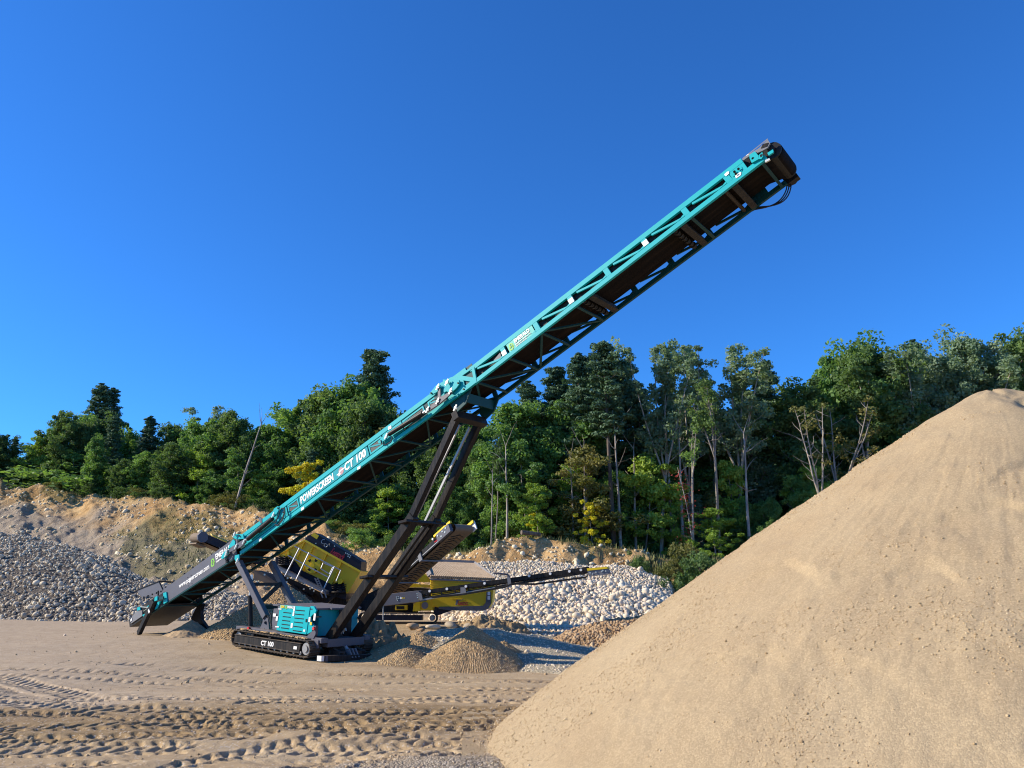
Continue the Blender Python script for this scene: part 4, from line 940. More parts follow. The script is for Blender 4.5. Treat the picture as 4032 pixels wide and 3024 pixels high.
for k in range(3): m.path([gU(10.35-.06*k-1.1*s,.08-.34*math.sin(math.pi*min(1,s*1.05)**.8)*(1-.12*k)-.05*s,W+.10-.08*s) for s in np.linspace(0,1,14)],.018,6)
B(m,'hose','hose')
# white reflector plates on the uprights and chords
def refl(z,pts,off=-.012): plate('reflector',z,pts,off,.012,'white')
for t_ in (1.33,3.99,6.65): 
    m=MB();m.prism([gU(t_-.172,.16,-.008),gU(t_-.005,.16,-.008),gU(t_-.012,.32,-.008),gU(t_-.18,.32,-.008)],VX*.01);B(m,'reflector','white')
m=MB();m.prism([gU(9.12,.13,-.008),gU(9.25,.13,-.008),gU(9.24,.34,-.008),gU(9.11,.34,-.008)],VX*.01)
refl(zh,[(228,528),(262,495),(285,490),(288,515),(250,550),(236,545)]);refl(zh,[(362,548),(425,498),(440,505),(435,535),(375,578)]);refl(zh,[(503,290),(530,270),(542,285),(515,310)])
refl(z5,[(150,575),(188,555),(195,590),(155,612)]);refl(z7,[(538,548),(566,528),(570,560),(540,580)]);refl(z7,[(1062,160),(1098,140),(1102,170),(1066,195)]);refl(zf(1150,1700,3.1725),[(815,445),(855,420),(852,455),(816,478)])
# return roller guards under the belt
for t_,spk in ((3.99+.45,1),(7.98-.35,1),(9.25,0)):
    m=MB();m.box(gU(t_,.07,W/2),(.17,W-.2,.16),(gU.x,VX,gU.y));rg=B(m,'roller_guard','blackd')
    m=MB();m.tube(gU(t_-.26,.10,.14),gU(t_-.26,.10,W-.14),.055,n=12)
    if spk:
        for k in range(13): v=.2+k*(W-.4)/12;m.tube(gU(t_-.26,.10,v-.03),gU(t_-.26,.10,v+.03),.10 if k%2 else .075,n=7)
    B(m,'return_roller','black' if spk else 'tread',rg)
m=MB()
for t_ in np.arange(.7,10,1.33):
    for v in (.2,W-.2): m.prism([gU(t_,.34,v),gU(t_+.22,.34,v),gU(t_+.03,.46,v)],VX*.03)
B(m,'idler_bracket','grey2')
plate('grey_bracket',z3,[(770,690),(850,595),(870,665),(790,695)],.02,.05,'grey')
# dealer sign in the second bay
m=MB();m.prism([gU(1.42,.12,.008),gU(2.46,.12,.008),gU(2.44,.44,.008),gU(1.40,.44,.008)],VX*.02);sg=B(m,'sign','tealplate')
disp('EMERALD',.165,gU(1.70,.335,-.002),gU.x,gU.y,M['white'],'lettering',sg,MO,bold=.006,sx=.88)
disp('Equipment Systems, Inc.',.075,gU(1.70,.225,-.002),gU.x,gU.y,M['white'],'lettering',sg,MO,bold=.001,sx=.86)
disp('Sales Service Rentals',.06,gU(1.70,.16,-.002),gU.x,gU.y,M['white'],'lettering',sg,MO,bold=.001,sx=.86)
def emblem(g,t_,q,r,par,v=-.002):
    m=MB()
    for a,b,rr in ((0,.28,.58),(-.12,-.42,.62),(.35,-.1,.34)):
        c=g(t_+a*r,q+b*r,v);ring=[c+g.x*math.cos(k*.5236)*rr*r+g.y*math.sin(k*.5236)*rr*r*.8 for k in range(12)];inn=[c+g.x*math.cos(k*.5236)*rr*r*.45+g.y*math.sin(k*.5236)*rr*r*.35 for k in range(12)]
        v0=len(ring);m.add(ring+inn,[(k,(k+1)%12,12+(k+1)%12,12+k) for k in range(12)])
    B(m,'emblem','green',par)
emblem(gU,1.55,.27,.14,sg)
# --- middle boom
m=MB();rect(m,gM,0,LM_,.0,.70,.035,.02);mid=B(m,'side_panel','shade_teal')
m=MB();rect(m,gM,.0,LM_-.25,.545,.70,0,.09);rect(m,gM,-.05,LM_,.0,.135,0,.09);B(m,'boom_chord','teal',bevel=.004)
m=MB();rect(m,gM,.0,LM_,.0,.12,W-.09,.09);rect(m,gM,.0,LM_,.56,.70,W-.09,.09)
for k in range(9): t_=.7+k*1.4;rect(m,gM,t_-.08,t_+.08,.12,.56,W-.08,.06);m.bar(gM(t_+.1,.5,W-.05),gM(t_+1.3,.14,W-.05),.05,.06)
B(m,'boom_chord','shade_teal')
def mt(px,py): # distance along middle boom of a sight point
    s=S(px,py);return (s[0]+11.4)*math.cos(math.atan(.4323))+(s[2]-3.30)*math.sin(math.atan(.4323))
ta,tb=mt(*zf(1150,1700,3.1725)(95,870)),mt(*zf(1150,1700,3.1725)(955,260))
tw1,tw2=mt(*z7(890,200)),mt(*z7(1040,100))
m=MB();rect(m,gM,ta-.03,tb,.165,.52,.004,.03);lp_=B(m,'letter_panel','teal2',bevel=.003)
def window(t0,t1,q0=.165,q1=.52,strap=True,par=None):
    m=MB();e=.055
    for a in (rect(m,gM,t0,t1,q0,q0+e,.004,.03),rect(m,gM,t0,t1,q1-e,q1,.004,.03),rect(m,gM,t0,t0+e,q0+e,q1-e,.004,.03),rect(m,gM,t1-e,t1,q0+e,q1-e,.004,.03)): pass
    w_=B(m,'window_frame','teal');m=MB();rect(m,gM,t0+e,t1-e,q0+e,q1-e,.018,.01);B(m,'mesh_guard','mesh',w_)
    if strap: m=MB();m.bar(gM(t0+e+.02,q1-e-.03,.012),gM(t1-e-.05,q0+e+.05,.012),.01,.05);B(m,'strap','teal2',w_)
window(ta-.68,ta-.07);window(tb+.05,tb+.72)
for a,b in ((tb+1.75,tb+2.75),(tb+2.95,tb+3.45)): window(a,b,.22,.50)
m=MB();rect(m,gM,.3,ta-.75,.165,.52,.004,.03);rect(m,gM,tb+.78,tb+1.7,.165,.52,.004,.03);B(m,'cover_panel','teal')
L_=tb-ta
disp('POWERSCREEN',.335,gM(ta+.03,.335,-.002),gM.x,gM.y,M['white'],'lettering',lp_,MO,bold=.012,shear=.18,sx=L_*.535/(.335*7.55))
disp('CT 100',.36,gM(ta+L_*.665,.345,-.002),gM.x,gM.y,M['white'],'lettering',lp_,MO,bold=.014,shear=.18,sx=L_*.318/(.36*3.28))
c0=gM(ta+L_*.62,.34,-.001);m=MB();m.prism([c0+gM.x*math.cos(k*.3142)*.13+gM.y*math.sin(k*.3142)*.13 for k in range(20)],VX*.004);B(m,'emblem_disc','pinkred',lp_)
m=MB()
for q in ([(-.24,-.06),(-.1,-.06),(-.02,0),(.16,0),(.20,.04),(-.05,.045),(-.13,-.02),(-.24,-.02)],[(-.2,-.12),(-.08,-.12),(-.03,-.07),(-.15,-.07)]): m.prism([c0+gM.x*a+gM.y*b-VX*.004 for a,b in q],VX*.004)
B(m,'emblem_bars','white',lp_)
m=MB()
for k in range(9):
    t_=.35+k*1.4;m.bar(gM(t_,.03,.09),gM(t_,.03,W-.09),.06,.05,gM.x)
    if k<8: m.bar(gM(t_+.06,.04,.09) if k%2 else gM(t_+1.34,.04,.09),gM(t_+1.34,.04,W-.09) if k%2 else gM(t_+.06,.04,W-.09),.06,.04,gM.x)
B(m,'cross_bracing','shade_teal')
# hydraulic rams, links, brackets and hoses on the near side
def ram(p0,p1,p2,r,name='hydraulic_ram'):
    m=MB();m.tube(p0,p1,r,n=14);o=B(m,name,'black',smooth=False);m=MB();m.tube(p1,p2,r*.55,n=10);B(m,'ram_rod','chrome',o);return o
r1=ram(S(*z5(165,665),-.12),S(*z5(585,402),-.12),S(*z5(625,375),-.12),.075)
m=MB();m.tube(S(*z5(240,665),-.08),S(*z5(560,470),-.08),.014,n=6);m.path([S(*z5(q,w),-.14) for q,w in ((205,690),(190,760),(120,800),(70,780),(60,740))],.018,6);B(m,'hose','hose',r1)
r2=ram(S(*z7(708,290),-.12),S(*z7(400,545),-.12),S(*z7(350,575),-.12),.085)
m=MB()
for q in ([(700,330),(745,340),(790,240),(800,180)],[(815,165),(860,155),(866,210),(830,320),(775,385),(735,370)],[(820,170),(850,165),(855,215),(822,310),(772,375),(742,362)]): m.path([S(*z7(*a),-.14) for a in q],.016,6)
m.tube(S(*z7(680,370),-.06),S(*z7(540,470),-.06),.014,n=6);B(m,'hose','hose',r2)
for z,pts,off,mat,nm in ((z5,[(665,172),(672,150),(748,58),(775,40),(800,50),(815,82),(760,140),(692,176)],-.12,'teal','lug'),
  (z5,[(905,140),(950,150),(790,290),(640,388),(600,388),(650,345),(755,240),(772,190),(772,95),(805,95),(808,195),(850,175)],-.17,'grey','link'),
  (z5,[(835,-20),(1040,-10),(1042,40),(1000,95),(935,152),(905,140),(880,130),(845,150)],-.10,'teal','lug'),
  (z5,[(725,190),(770,165),(775,215),(735,238)],-.05,'shade_teal','lug'),
  (z5,[(30,778),(22,755),(110,668),(135,655),(150,675),(120,735),(55,778)],-.12,'teal','lug'),
  (z7,[(695,270),(700,235),(722,170),(765,138),(788,142),(782,190),(745,255),(708,280)],-.13,'teal','lug'),
  (z7,[(820,190),(850,200),(840,260),(760,345),(745,330),(800,250)],-.03,'teal2','lug'),
  (z7,[(212,480),(340,488),(348,545),(300,548),(255,555),(215,530)],-.10,'teal','lug'),
  (z7,[(212,548),(240,575),(240,622),(150,675),(165,625)],-.04,'teal','lug'),
  (z7,[(330,562),(365,552),(372,590),(305,652),(165,716),(155,690),(200,640)],-.16,'grey','link'),
  (z7,[(250,560),(270,560),(270,600),(250,610)],-.10,'grey','link'),
  (z7,[(115,690),(148,684),(155,715),(125,765),(80,800),(62,785),(70,750)],-.12,'teal','lug'),
  (z7,[(118,795),(138,792),(145,835),(118,842)],-.06,'black','lug'),
  (z7,[(236,752),(290,738),(285,800),(265,836),(250,832),(232,795)],-.10,'teal','pivot_lug'),
  (z7,[(530,285),(548,275),(572,290),(575,345),(555,352)],-.02,'grey','post')):
    plate(nm,z,pts,off,.05,mat,bevel=.006)
for z,q in ((z5,[(770,75),(885,15),(930,125),(770,250),(642,358),(125,690),(990,335)]),(z7,[(712,245),(225,492),(345,578),(248,638),(130,705),(122,740),(262,818)])):
    for x,y in q:
        m=MB();p=S(*z(x,y),-.20);m.tube(p,p+VX*.05,.055,n=10);m.bar(p+gM.x*.09+gM.y*.06,p-gM.x*.09-gM.y*.06,.02,.05);B(m,'pin','pin')
m=MB()
for z,q in ((z5,[(1092,102),(1022,25),(685,150)]),(z7,[(283,508),(770,160),(838,212),(125,815)])):
    for x,y in q: p=S(*z(x,y),-.16);m.tube(p,p+VX*.05,.028,n=8)
B(m,'lifting_eye','black')
# --- tail boom
hT=lambda t:.56+.024*t
m=MB();rect(m,gT,2.75,LT-.25,.035,hT(2.75),0,.03,.035,hT(LT));tp=B(m,'tail_side_panel','grey',bevel=.004)
m=MB();rect(m,gT,2.6,LT,.0,.09,W-.09,.09);rect(m,gT,2.6,LT,.35,hT(5),W-.09,.09);rect(m,gT,1.2,LT+.05,-.02,.03,0.0,.09);B(m,'boom_chord','shade_teal')
m=MB()
for k in range(5):
    t_=2.6+k*1.3;m.bar(gT(t_,.0,.06),gT(t_,.0,W-.06),.06,.05,gT.x)
    if k<4: m.bar(gT(t_+(.05 if k%2 else 1.25),.01,.06),gT(t_+(1.25 if k%2 else .05),.01,W-.06),.05,.04,gT.x)
B(m,'cross_bracing','shade_teal')
a_,b_=S(*z8(652,325)),S(*z8(1040,55));tl_=lambda s:(s[0]+18.9)*gT.x[0]+(s[2]-.41)*gT.x[2]
disp('www.powerscreen.com',.27,gT(tl_(a_),.33,-.006),gT.x,gT.y,M['white'],'lettering',tp,MO,bold=.005,sx=(tl_(b_)-tl_(a_))/(.27*10.0))
emblem(gT,tl_(b_)+.17,.40,.19,tp,-.005)
disp('EMERALD',.30,gT(tl_(b_)+.38,.50,-.006),gT.x,gT.y,M['white'],'lettering',tp,MO,bold=.008,sx=.80)
disp('Equipment Systems, Inc.',.10,gT(tl_(b_)+.38,.32,-.006),gT.x,gT.y,M['white'],'lettering',tp,MO,bold=.003,sx=.96)
m=MB();rect(m,gT,4.62,4.70,.20,.36,-.006,.004);B(m,'marker','white',tp)
m=MB()
for t_ in (2.9,3.4,4.3,4.9,5.6,6.2,6.8,7.3): m.box(gT(t_,hT(t_)+.03,.03),(.06,.05,.08),(gT.x,VX,gT.y))
for q in (.1,.45):
    for t_ in (2.85,4.55,4.78): m.box(gT(t_,q,-.005),(.03,.012,.03),(gT.x,VX,gT.y))
B(m,'bolt','black',tp)
m=MB();rect(m,gT,.1,2.75,.0,.03,0,W);m.prism([gT(.05,.02,0),gT(2.9,.02,0),gT(2.9,.5,0),gT(1.0,.55,0),gT(.05,.3,0)],VX*.03);m.prism([gT(.05,.02,W-.03),gT(2.9,.02,W-.03),gT(2.9,.6,W-.03),gT(1.0,.6,W-.03),gT(.05,.3,W-.03)],VX*.03);m.prism([gT(.05,.03,.03),gT(.05,.34,.03),gT(.05,.34,W-.03),gT(.05,.03,W-.03)],gT.x*.03)
tb_=B(m,'tail_box','blackd')
for pts,off,mat,nm in (([(45,815),(58,725),(130,640),(188,648),(190,715)],-.04,'grey2','tail_guard'),([(125,612),(160,596),(166,640),(126,650)],-.06,'teal','tail_bracket'),
  ([(238,606),(335,530),(332,552),(292,606)],-.05,'teal','tail_bracket'),([(450,428),(490,415),(502,538),(456,568)],-.05,'teal','tail_bracket'),([(345,482),(380,464),(378,520),(340,532)],-.20,'teal','tail_bracket'),
  ([(380,482),(452,470),(452,505),(380,518)],-.16,'shade_teal','tail_bracket'),([(382,540),(422,526),(372,622),(345,636)],-.05,'teal','tail_bracket'),([(190,702),(248,678),(238,710),(200,722)],-.08,'teal','tail_bracket'),([(190,650),(290,600),(270,680),(190,700)],.0,'shade_teal','tail_bracket'),
  ([(195,600),(478,400),(494,440),(450,470),(340,535),(240,600)],.05,'grey','hopper_side')): plate(nm,z8,pts,off,.05,mat,bevel=.004)
plate('reflector',z8,[(42,760),(60,738),(60,770),(43,788)],-.06,.01,'white');plate('reflector',z8,[(260,650),(272,625),(286,660),(272,685)],-.23,.01,'white')
m=MB();m.bar(S(*z8(170,600),-.1),S(*z8(300,610),-.14),.03,.03);m.path([S(*z8(205,655),-.1),S(*z8(250,625),-.12),S(*z8(275,660),-.12)],.014,6);B(m,'adjuster_rod','pin')
# feed hopper wings
wl=pp(z8,[(122,392),(400,282),(456,400),(188,490)],.12)
m=MB();m.prism(wl,VX*.025);hw=B(m,'hopper_wing','grey')
m=MB();m.bar(wl[0],wl[1],.06,.035);m.bar(wl[1],wl[2],.05,.03);m.bar(wl[1],S(*z8(600,296),W-.1),.05,.05,gT.x)
for k in range(5): p=wl[3]+(wl[2]-wl[3])*(k+.5)/5;m.box(p-VX*.02,(.03,.04,.07))
m.bar(S(*z8(390,470),.05),S(*z8(390,400),.05),.04,.06);B(m,'hopper_rim','black',hw)
m=MB();m.prism([S(*z8(600,296),W-.1),S(*z8(410,285),W-.1)+np.array([-1.6,0,-.6]),gT(1.6,.55,W-.1),gT(3.4,.6,W-.1)],VX*.025);B(m,'hopper_wing','grey')
# tail legs
m=MB();a_,b_=S(*z8(340,528),-.12),S(*z8(152,930),-.12);m.bar(a_,b_,.16,.2);m.bar(b_,b_+(b_-a_)*.035,.14,.1);B(m,'stabiliser_leg','blackd',bevel=.01)
m=MB();m.prism(pp(zc,[(1560,120),(1650,150),(1600,300),(1610,490),(1780,735),(1700,720),(1480,590),(1390,470)],W+.02),VX*.14);B(m,'stabiliser_leg','black')
# --- struts that carry the boom
m=MB();a_,b_=S(941,2212,.02),S(1048,2430,.02);m.bar(a_,b_,.2,.22);B(m,'support_strut','grey',bevel=.012)
m=MB();m.bar(a_+VX*1.45,b_+VX*1.45,.2,.22);B(m,'support_strut','grey',bevel=.012)
m=MB();d_=b_-a_
def onst(f,v): return a_+d_*f+VX*v
m.bar(onst(.42,.1),onst(.42,1.4),.16,.12,(1,0,0));m.bar(onst(.74,.1),onst(.40,1.4),.12,.12,(1,0,0));m.bar(onst(.83,.1),onst(.83,1.4),.14,.14,(1,0,0));B(m,'strut_brace','blackd')
for v in (.12,1.35):
    p=S(987,2468,v);q=S(984,2345,v);ram(p,q,q+np.array([.02,0,.75]),.085,'lift_ram')
m=MB();m.prism(pp(zl,[(90,585),(150,440),(155,400),(190,350),(240,370),(255,480),(262,600),(200,600),(190,540),(150,600)],-.02),VX*.12);B(m,'pivot_bracket','grey')
m=MB();m.path([S(*zl(255,250),.0),S(*zl(300,330),.0),S(*zl(290,480),.0),S(*zl(310,570),0)],.022,6);m.path([S(*zl(240,330),.0),S(*zl(270,380),.0),S(*zl(310,500),.0)],.03,6);m.tube(S(*zl(200,450),-.05),S(*zl(200,450),.0),.05,n=8);B(m,'hose','hose')
# --- chassis and power pack
tz=lambda u:-.052*(u+9)
def tb(mb,u0,u1,v0,v1,w0,w1):
    return mb.add([(u,v,w+tz(u)) for w in (w0,w1) for v in (v0,v1) for u in (u0,u1)],[(0,2,3,1),(4,5,7,6),(0,1,5,4),(2,6,7,3),(0,4,6,2),(1,3,7,5)])
m=MB();tb(m,-10.9,-6.2,-.28,.0,.50,.66);tb(m,-10.9,-6.2,1.6,1.88,.50,.66);tb(m,-10.6,-6.2,0.003,1.597,.36,.62);tb(m,-6.9,-6.3,-.32,-.284,.34,.60);tb(m,-10.2,-9.6,-.32,-.284,.34,.60);ch=B(m,'chassis','grey',bevel=.008)
m=MB();tb(m,-8.75,-6.75,.02,1.75,.665,1.50);uE=S(*zl(1490,200),.8)[0];tb(m,-6.749,uE,.86,1.30,1.0,1.499);pk=B(m,'power_pack','teal2')
m=MB();tb(m,-6.745,uE-.05,.8,1.34,.45,.998);m.add([(uE+.004,v,w+tz(uE)) for w in (.46,1.497) for v in (.79,1.35)]+[(uE+.03,v,w+tz(uE)) for w in (.46,1.497) for v in (.79,1.35)],[(0,1,3,2),(4,5,7,6),(0,1,5,4),(2,3,7,6),(0,2,6,4),(1,3,7,5)]);B(m,'engine_box','black',pk)  # lower box and front cover blackened to imitate shade on the pack's front
m=MB();tb(m,-8.85,-6.7,-.30,1.85,1.503,1.56);tb(m,-6.7,uE+.05,.42,1.38,1.503,1.56);B(m,'roof','grey',pk,bevel=.006)
gD=seg(*(S(*zl(390,580),-.32)[[0,2]]),0)
dq=pp(zl,[(455,140),(975,180),(910,655),(390,580)],-.32)
m=MB();m.prism(dq,VX*.04);dr=B(m,'door','teal',bevel=.004)
def dpt(a,b,off=0): # a along 0..1, b up 0..1 on the door
    p=(dq[3]*(1-a)+dq[2]*a)*(1-b)+(dq[0]*(1-a)+dq[1]*a)*b;return p+VX*off
m=MB()
for c0,c1,bs in ((.15,.42,(.10,.24,.39,.54,.70)),(.55,.85,(.06,.22,.38,.53,.68,.83))):
    for b in bs: m.prism([dpt(c0,b,-.006),dpt(c1,b-.0,-.006),dpt(c1,b+.035,-.006),dpt(c0,b+.035,-.006)],VX*.006)
B(m,'louvre_slots','black',dr)  # raised black strips stand for the shade inside recessed slots
m=MB();m.prism(pp(zl,[(900,385),(925,385),(920,440),(895,440)],-.335),VX*.015);B(m,'latch','black',dr)
for q in ([(690,168),(718,168),(708,245),(682,243)],[(680,255),(704,255),(696,335),(668,332)],[(645,458),(678,458),(668,540),(636,540)],[(860,570),(892,572),(888,608),(856,604)]):
    m=MB();m.prism(pp(zl,q,-.332),VX*.01);B(m,'warning_label','white',dr)
dx=(dq[1]-dq[0]);dx/=np.linalg.norm(dx);dy=np.cross(VX*-1,dx)*1
m=MB();m.prism(pp(zl,[(458,140),(685,160),(680,215),(452,195)],-.330),VX*.008);st_=B(m,'fleet_sign','tealplate',dr)
disp('53091',.115,S(*zl(462,172),-.336),dx,np.array([-dx[2],0,dx[0]]),M['ylabel'],'lettering',st_,MO,bold=.004,sx=.8)
emblem(seg(*(S(*zl(563,182),-.336)[[0,2]]),math.atan2(dx[2],dx[0])),0,0,.07,st_,-.338)
disp('EMERALD',.10,S(*zl(582,178),-.336),dx,np.array([-dx[2],0,dx[0]]),M['white'],'lettering',st_,MO,bold=.004,sx=.8)
plate('corner_post',zl,[(420,112),(456,138),(390,582),(330,565),(312,460),(345,205),(415,200)],-.30,.06,'grey',pk)
plate('corner_post',zl,[(985,160),(1045,168),(1085,240),(1062,290),(1025,305),(985,350),(990,440),(1045,500),(1000,610),(915,655)],-.30,.06,'teal',pk)
plate('end_panel',zl,[(1045,166),(1500,192),(1440,276),(1310,272),(1215,198),(1122,262),(1085,240)],.78,.05,'teal2',pk)
plate('end_panel',zl,[(1122,262),(1205,198),(1130,190)],.75,.02,'teal',pk)
plate('sill_panel',zl,[(1050,425),(1440,430),(1430,440),(1050,436)],.73,.05,'grey2',pk)
plate('engine_bay',zl,[(1050,440),(1440,440),(1330,720),(1095,740),(1065,640)],.75,.045,'black',pk)
plate('grille',zl,[(1170,360),(1370,370),(1360,405),(1170,395)],.765,.012,'black',pk)
for q in ([(332,290),(382,292),(376,345),(330,342)],[(388,335),(418,338),(408,418),(376,412)],[(955,352),(985,355),(975,440),(945,436)],[(1045,290),(1078,292),(1062,415),(1030,410)],[(425,202),(480,206),(478,222),(425,220)],[(372,508),(432,512),(430,535),(370,530)]): plate('warning_label',zl,q,-.34,.012,'white',pk)
plate('warning_label',zl,[(980,435),(1008,445),(1003,492),(972,488)],-.34,.012,'ylabel',pk)
for x,y,v in ((1000,255,-.2),(1742,282,1.75)):
    p=S(*zl(x,y),v);m=MB();m.path([p-[0,0,.07],p-[0,0,.02],p+[0,0,.05],p+[0,0,.085]],[.055,.06,.052,.02],12);bc_=B(m,'beacon','amber',smooth=True);m=MB();m.tube(p-[0,0,.15],p-[0,0,.07],.05,n=10);m.bar(p-[0.06,0,.16],p+[.5,0,-.16],.06,.04);B(m,'beacon_bracket','black',bc_)
for x,y in (zl(1030,552),zt(528,138)):
    p=S(x,y,-.36);m=MB();m.tube(p,p+VX*.08,.055,n=14);B(m,'tail_lamp','red')
plate('lamp_bracket',zl,[(1040,505),(1078,505),(1070,650),(1030,735),(900,715),(950,655),(1010,600),(1045,585)],-.30,.1,'grey')
# --- crawler tracks
def crawler(v0,wd,near):
    u0,u1=-10.72,-6.42;r=.255;wc=.335
    L=(u1-u0)-2*r;per=2*L+2*math.pi*r;n=54;m=MB();mm=MB()
    for k in range(n):
        s=k*per/n
        if s<L: c=np.array([u0+r+s,0,wc+r]);tx=np.array([1.,0,0])
        elif s<L+math.pi*r: a=math.pi/2-(s-L)/r;c=np.array([u1-r+r*math.cos(a),0,wc+r*math.sin(a)]);tx=np.array([math.sin(a),0,-math.cos(a)])
        elif s<2*L+math.pi*r: c=np.array([u1-r-(s-L-math.pi*r),0,wc-r]);tx=np.array([-1.,0,0])
        else: a=-math.pi/2-(s-2*L-math.pi*r)/r;c=np.array([u0+r+r*math.cos(a),0,wc+r*math.sin(a)]);tx=np.array([math.sin(a),0,-math.cos(a)])
        nn=np.array([-tx[2],0,tx[0]]);c=c+[0,v0+wd/2,tz(c[0])-.03]
        m.box(c,(per/n*.93,wd,.035),(tx,VX,nn));m.box(c+nn*.03+tx*.02,(.022,wd,.035),(tx,VX,nn));m.box(c-nn*.04,(per/n*.7,wd*.3,.05),(tx,VX,nn))
    tr_=B(m,'track','tread')
    m=MB();m.path([np.array([u,v0+.03,wc+w+tz(u)-.03]) for u,w in ((u0+.1,.0),(u0+.12,0))],.01,4)
    o=None
    if near:
        fr=pp(zt,[(250,255),(1690,462),(1640,668),(215,432)],v0+.03);m=MB();m.prism(fr,VX*.3);m.prism([fr[0]+[0,-.03,.0],fr[1]+[0,-.03,0],fr[1]+[.01,-.03,-.03],fr[0]+[.01,-.03,-.03]],VX*.03)
        m.prism(pp(zt,[(205,425),(1640,660),(1636,680),(205,442)],v0+.0),VX*.05)
        fo=B(m,'track_frame','blackd',tr_,bevel=.01)
        p=S(*zt(815,452),v0+.024);q=S(*zt(1105,492),v0+.024);xa=(q-p)/np.linalg.norm(q-p)
        disp('CT 100',.205,p,xa,np.array([-xa[2],0,xa[0]]),M['white'],'lettering',fo,MO,bold=.008,sx=np.linalg.norm(q-p)/(.205*3.25))
        plate('warning_label',zt,[(1528,520),(1598,530),(1590,595),(1520,585)],v0+.02,.01,'white',fo)
        m=MB()
        for x,y in ((485,290),(1520,440)): p=S(*zt(x,y),v0+.08);m.path([p+[.06*math.cos(a),0,.06*math.sin(a)+.03] for a in np.linspace(0,5.8,9)],.018,6)
        for x,y in ((660,285),(1035,345),(1420,410)): p=S(*zt(x,y),v0+.1);m.box(p,(.11,.12,.07))
        B(m,'lifting_lug','blackd',tr_)
    else:
        m=MB();tb(m,u0+.2,u1-.3,v0+.05,v0+wd-.04,.16,.50);fo=B(m,'track_frame','blackd',tr_)
    m=MB()
    for k in range(11):
        u=u0+.42+k*.335;m.tube((u,v0+.05,.15+tz(u)),(u,v0+wd-.08,.15+tz(u)),.06,n=10)
    B(m,'track_roller','steel',tr_)
    m=MB();u=u1-r;c=np.array([u,v0,wc+tz(u)-.03]);m.tube(c+VX*.06,c+VX*.3,.19,n=20);m.tube(c+VX*.02,c+VX*.06,.11,n=14)
    for k in range(16): a=k*math.pi/8;m.box(c+[.2*math.cos(a),.18,.2*math.sin(a)],(.04,.08,.04))
    m.tube(np.array([u0+r,v0+.1,wc+tz(u0)-.03]),np.array([u0+r,v0+.3,wc+tz(u0)-.03]),.19,n=20)
    B(m,'drive_sprocket','steel',tr_)
crawler(-.56,.43,True);crawler(1.76,.43,False)
m=MB();rng=np.random.default_rng(4)
for k in range(40):
    u=-10.4+rng.random()*3.7;q=rng.normal()*.5;m.tube((u-.12,-.55+rng.random()*.3,.60+tz(u)),(u+.12,-.5+rng.random()*.3,.575+tz(u)),.035,n=5)
dirt_=m.build('caked_soil',MB_gravel_tan,SK,MO,smooth=True)
# --- telescopic raising legs
LB,LT_=np.array([-6.66,0,.22]),np.array([-1.02,0,7.32]);LC1,LC2=np.array([-4.60,0,2.45]),np.array([-2.95,0,4.13])
for v,rv in ((.27,.56),(1.36,1.07)):
    ldir=(LT_-LB)/np.linalg.norm(LT_-LB);per_=np.array([-ldir[2],0,ldir[0]])
    # outer box in two lengths, inner box, ram beside it
    P0,P1,P2,P3=[np.array([p[0],v,p[2]]) for p in (LB,LC1,LC2,LT_)]
    m=MB();m.bar(P0,P2+(P2-P1)*.12,.26,.30);lg=B(m,'raising_leg','leg',bevel=.012)
    m=MB();m.bar(P2,P3,.20,.22);B(m,'inner_tube','leg',lg,bevel=.008)
    m=MB();m.bar(P2+VX*(rv-v)-(P2-P1)*.2,P3+VX*(rv-v)-ldir*.25,.06,.075);B(m,'ram_rod','steel',lg)
    m=MB();m.bar(P1+VX*(rv-v),P2+VX*(rv-v),.12,.12);B(m,'ram_barrel','black',lg)
m=MB()
for P in (LC1,LC2): B(MB().bar((P[0]+.05,-.1,P[2]),(P[0]+.05,1.76,P[2]),.40,.09,(1,0,.15)),'collar','leg',bevel=.015)
m=MB();m.bar((LT_[0]+.05,.08,LT_[2]),(LT_[0]+.05,W-.1,LT_[2]),.24,.28,(1,0,.47));B(m,'leg_head','leg',bevel=.01)
m=MB();m.prism([gU(-1.3,.02,.1),gU(-.35,.02,.1),gU(-.75,-.30,.1),gU(-1.2,-.36,.1)],VX*.05);m.prism([gU(-1.3,.02,W-.15),gU(-.35,.02,W-.15),gU(-.75,-.30,W-.15),gU(-1.2,-.36,W-.15)],VX*.05);m.prism([gU(-.6,.0,.1),gU(-.75,-.24,.1),gU(-.75,-.24,W-.1),gU(-.6,.0,W-.1)],gU.x*.03)
B(m,'leg_bracket','shade_teal')
# --- front foot
m=MB();tb(m,-6.85,-6.4,.40,1.25,.0,.32);tb(m,-6.25,-5.9,.25,.5,-.1,.25);tb(m,-6.25,-5.9,1.15,1.4,-.1,.25);B(m,'front_frame','hose')  # frame coloured flat hose black to stand in for the shadow here
def fb(mb,v0,v1,u0,u1,w0,w1): return mb.add([(u,v,w-.045*(v+.6)) for w in (w0,w1) for v in (v0,v1) for u in (u0,u1)],[(0,2,3,1),(4,5,7,6),(0,1,5,4),(2,6,7,3),(0,4,6,2),(1,3,7,5)])
m=MB();fb(m,-.6,2.5,-5.98,-5.76,-.16,.025);ff=B(m,'foot_beam','blackd',bevel=.01)
m=MB();fb(m,-.606,-.6,-5.97,-5.77,-.14,.02);fb(m,-.60,-.50,-5.762,-5.757,-.14,.02);B(m,'reflector','white',ff)
m=MB();fb(m,-.44,-.34,-5.763,-5.757,-.15,.02);fb(m,2.32,2.44,-5.763,-5.757,-.15,.02);B(m,'end_strap','grey',ff)
zq=zf(1230,2400,7.373)
a_,b_=S(*zq(830,910),.8),S(*zq(1080,1230),.8)
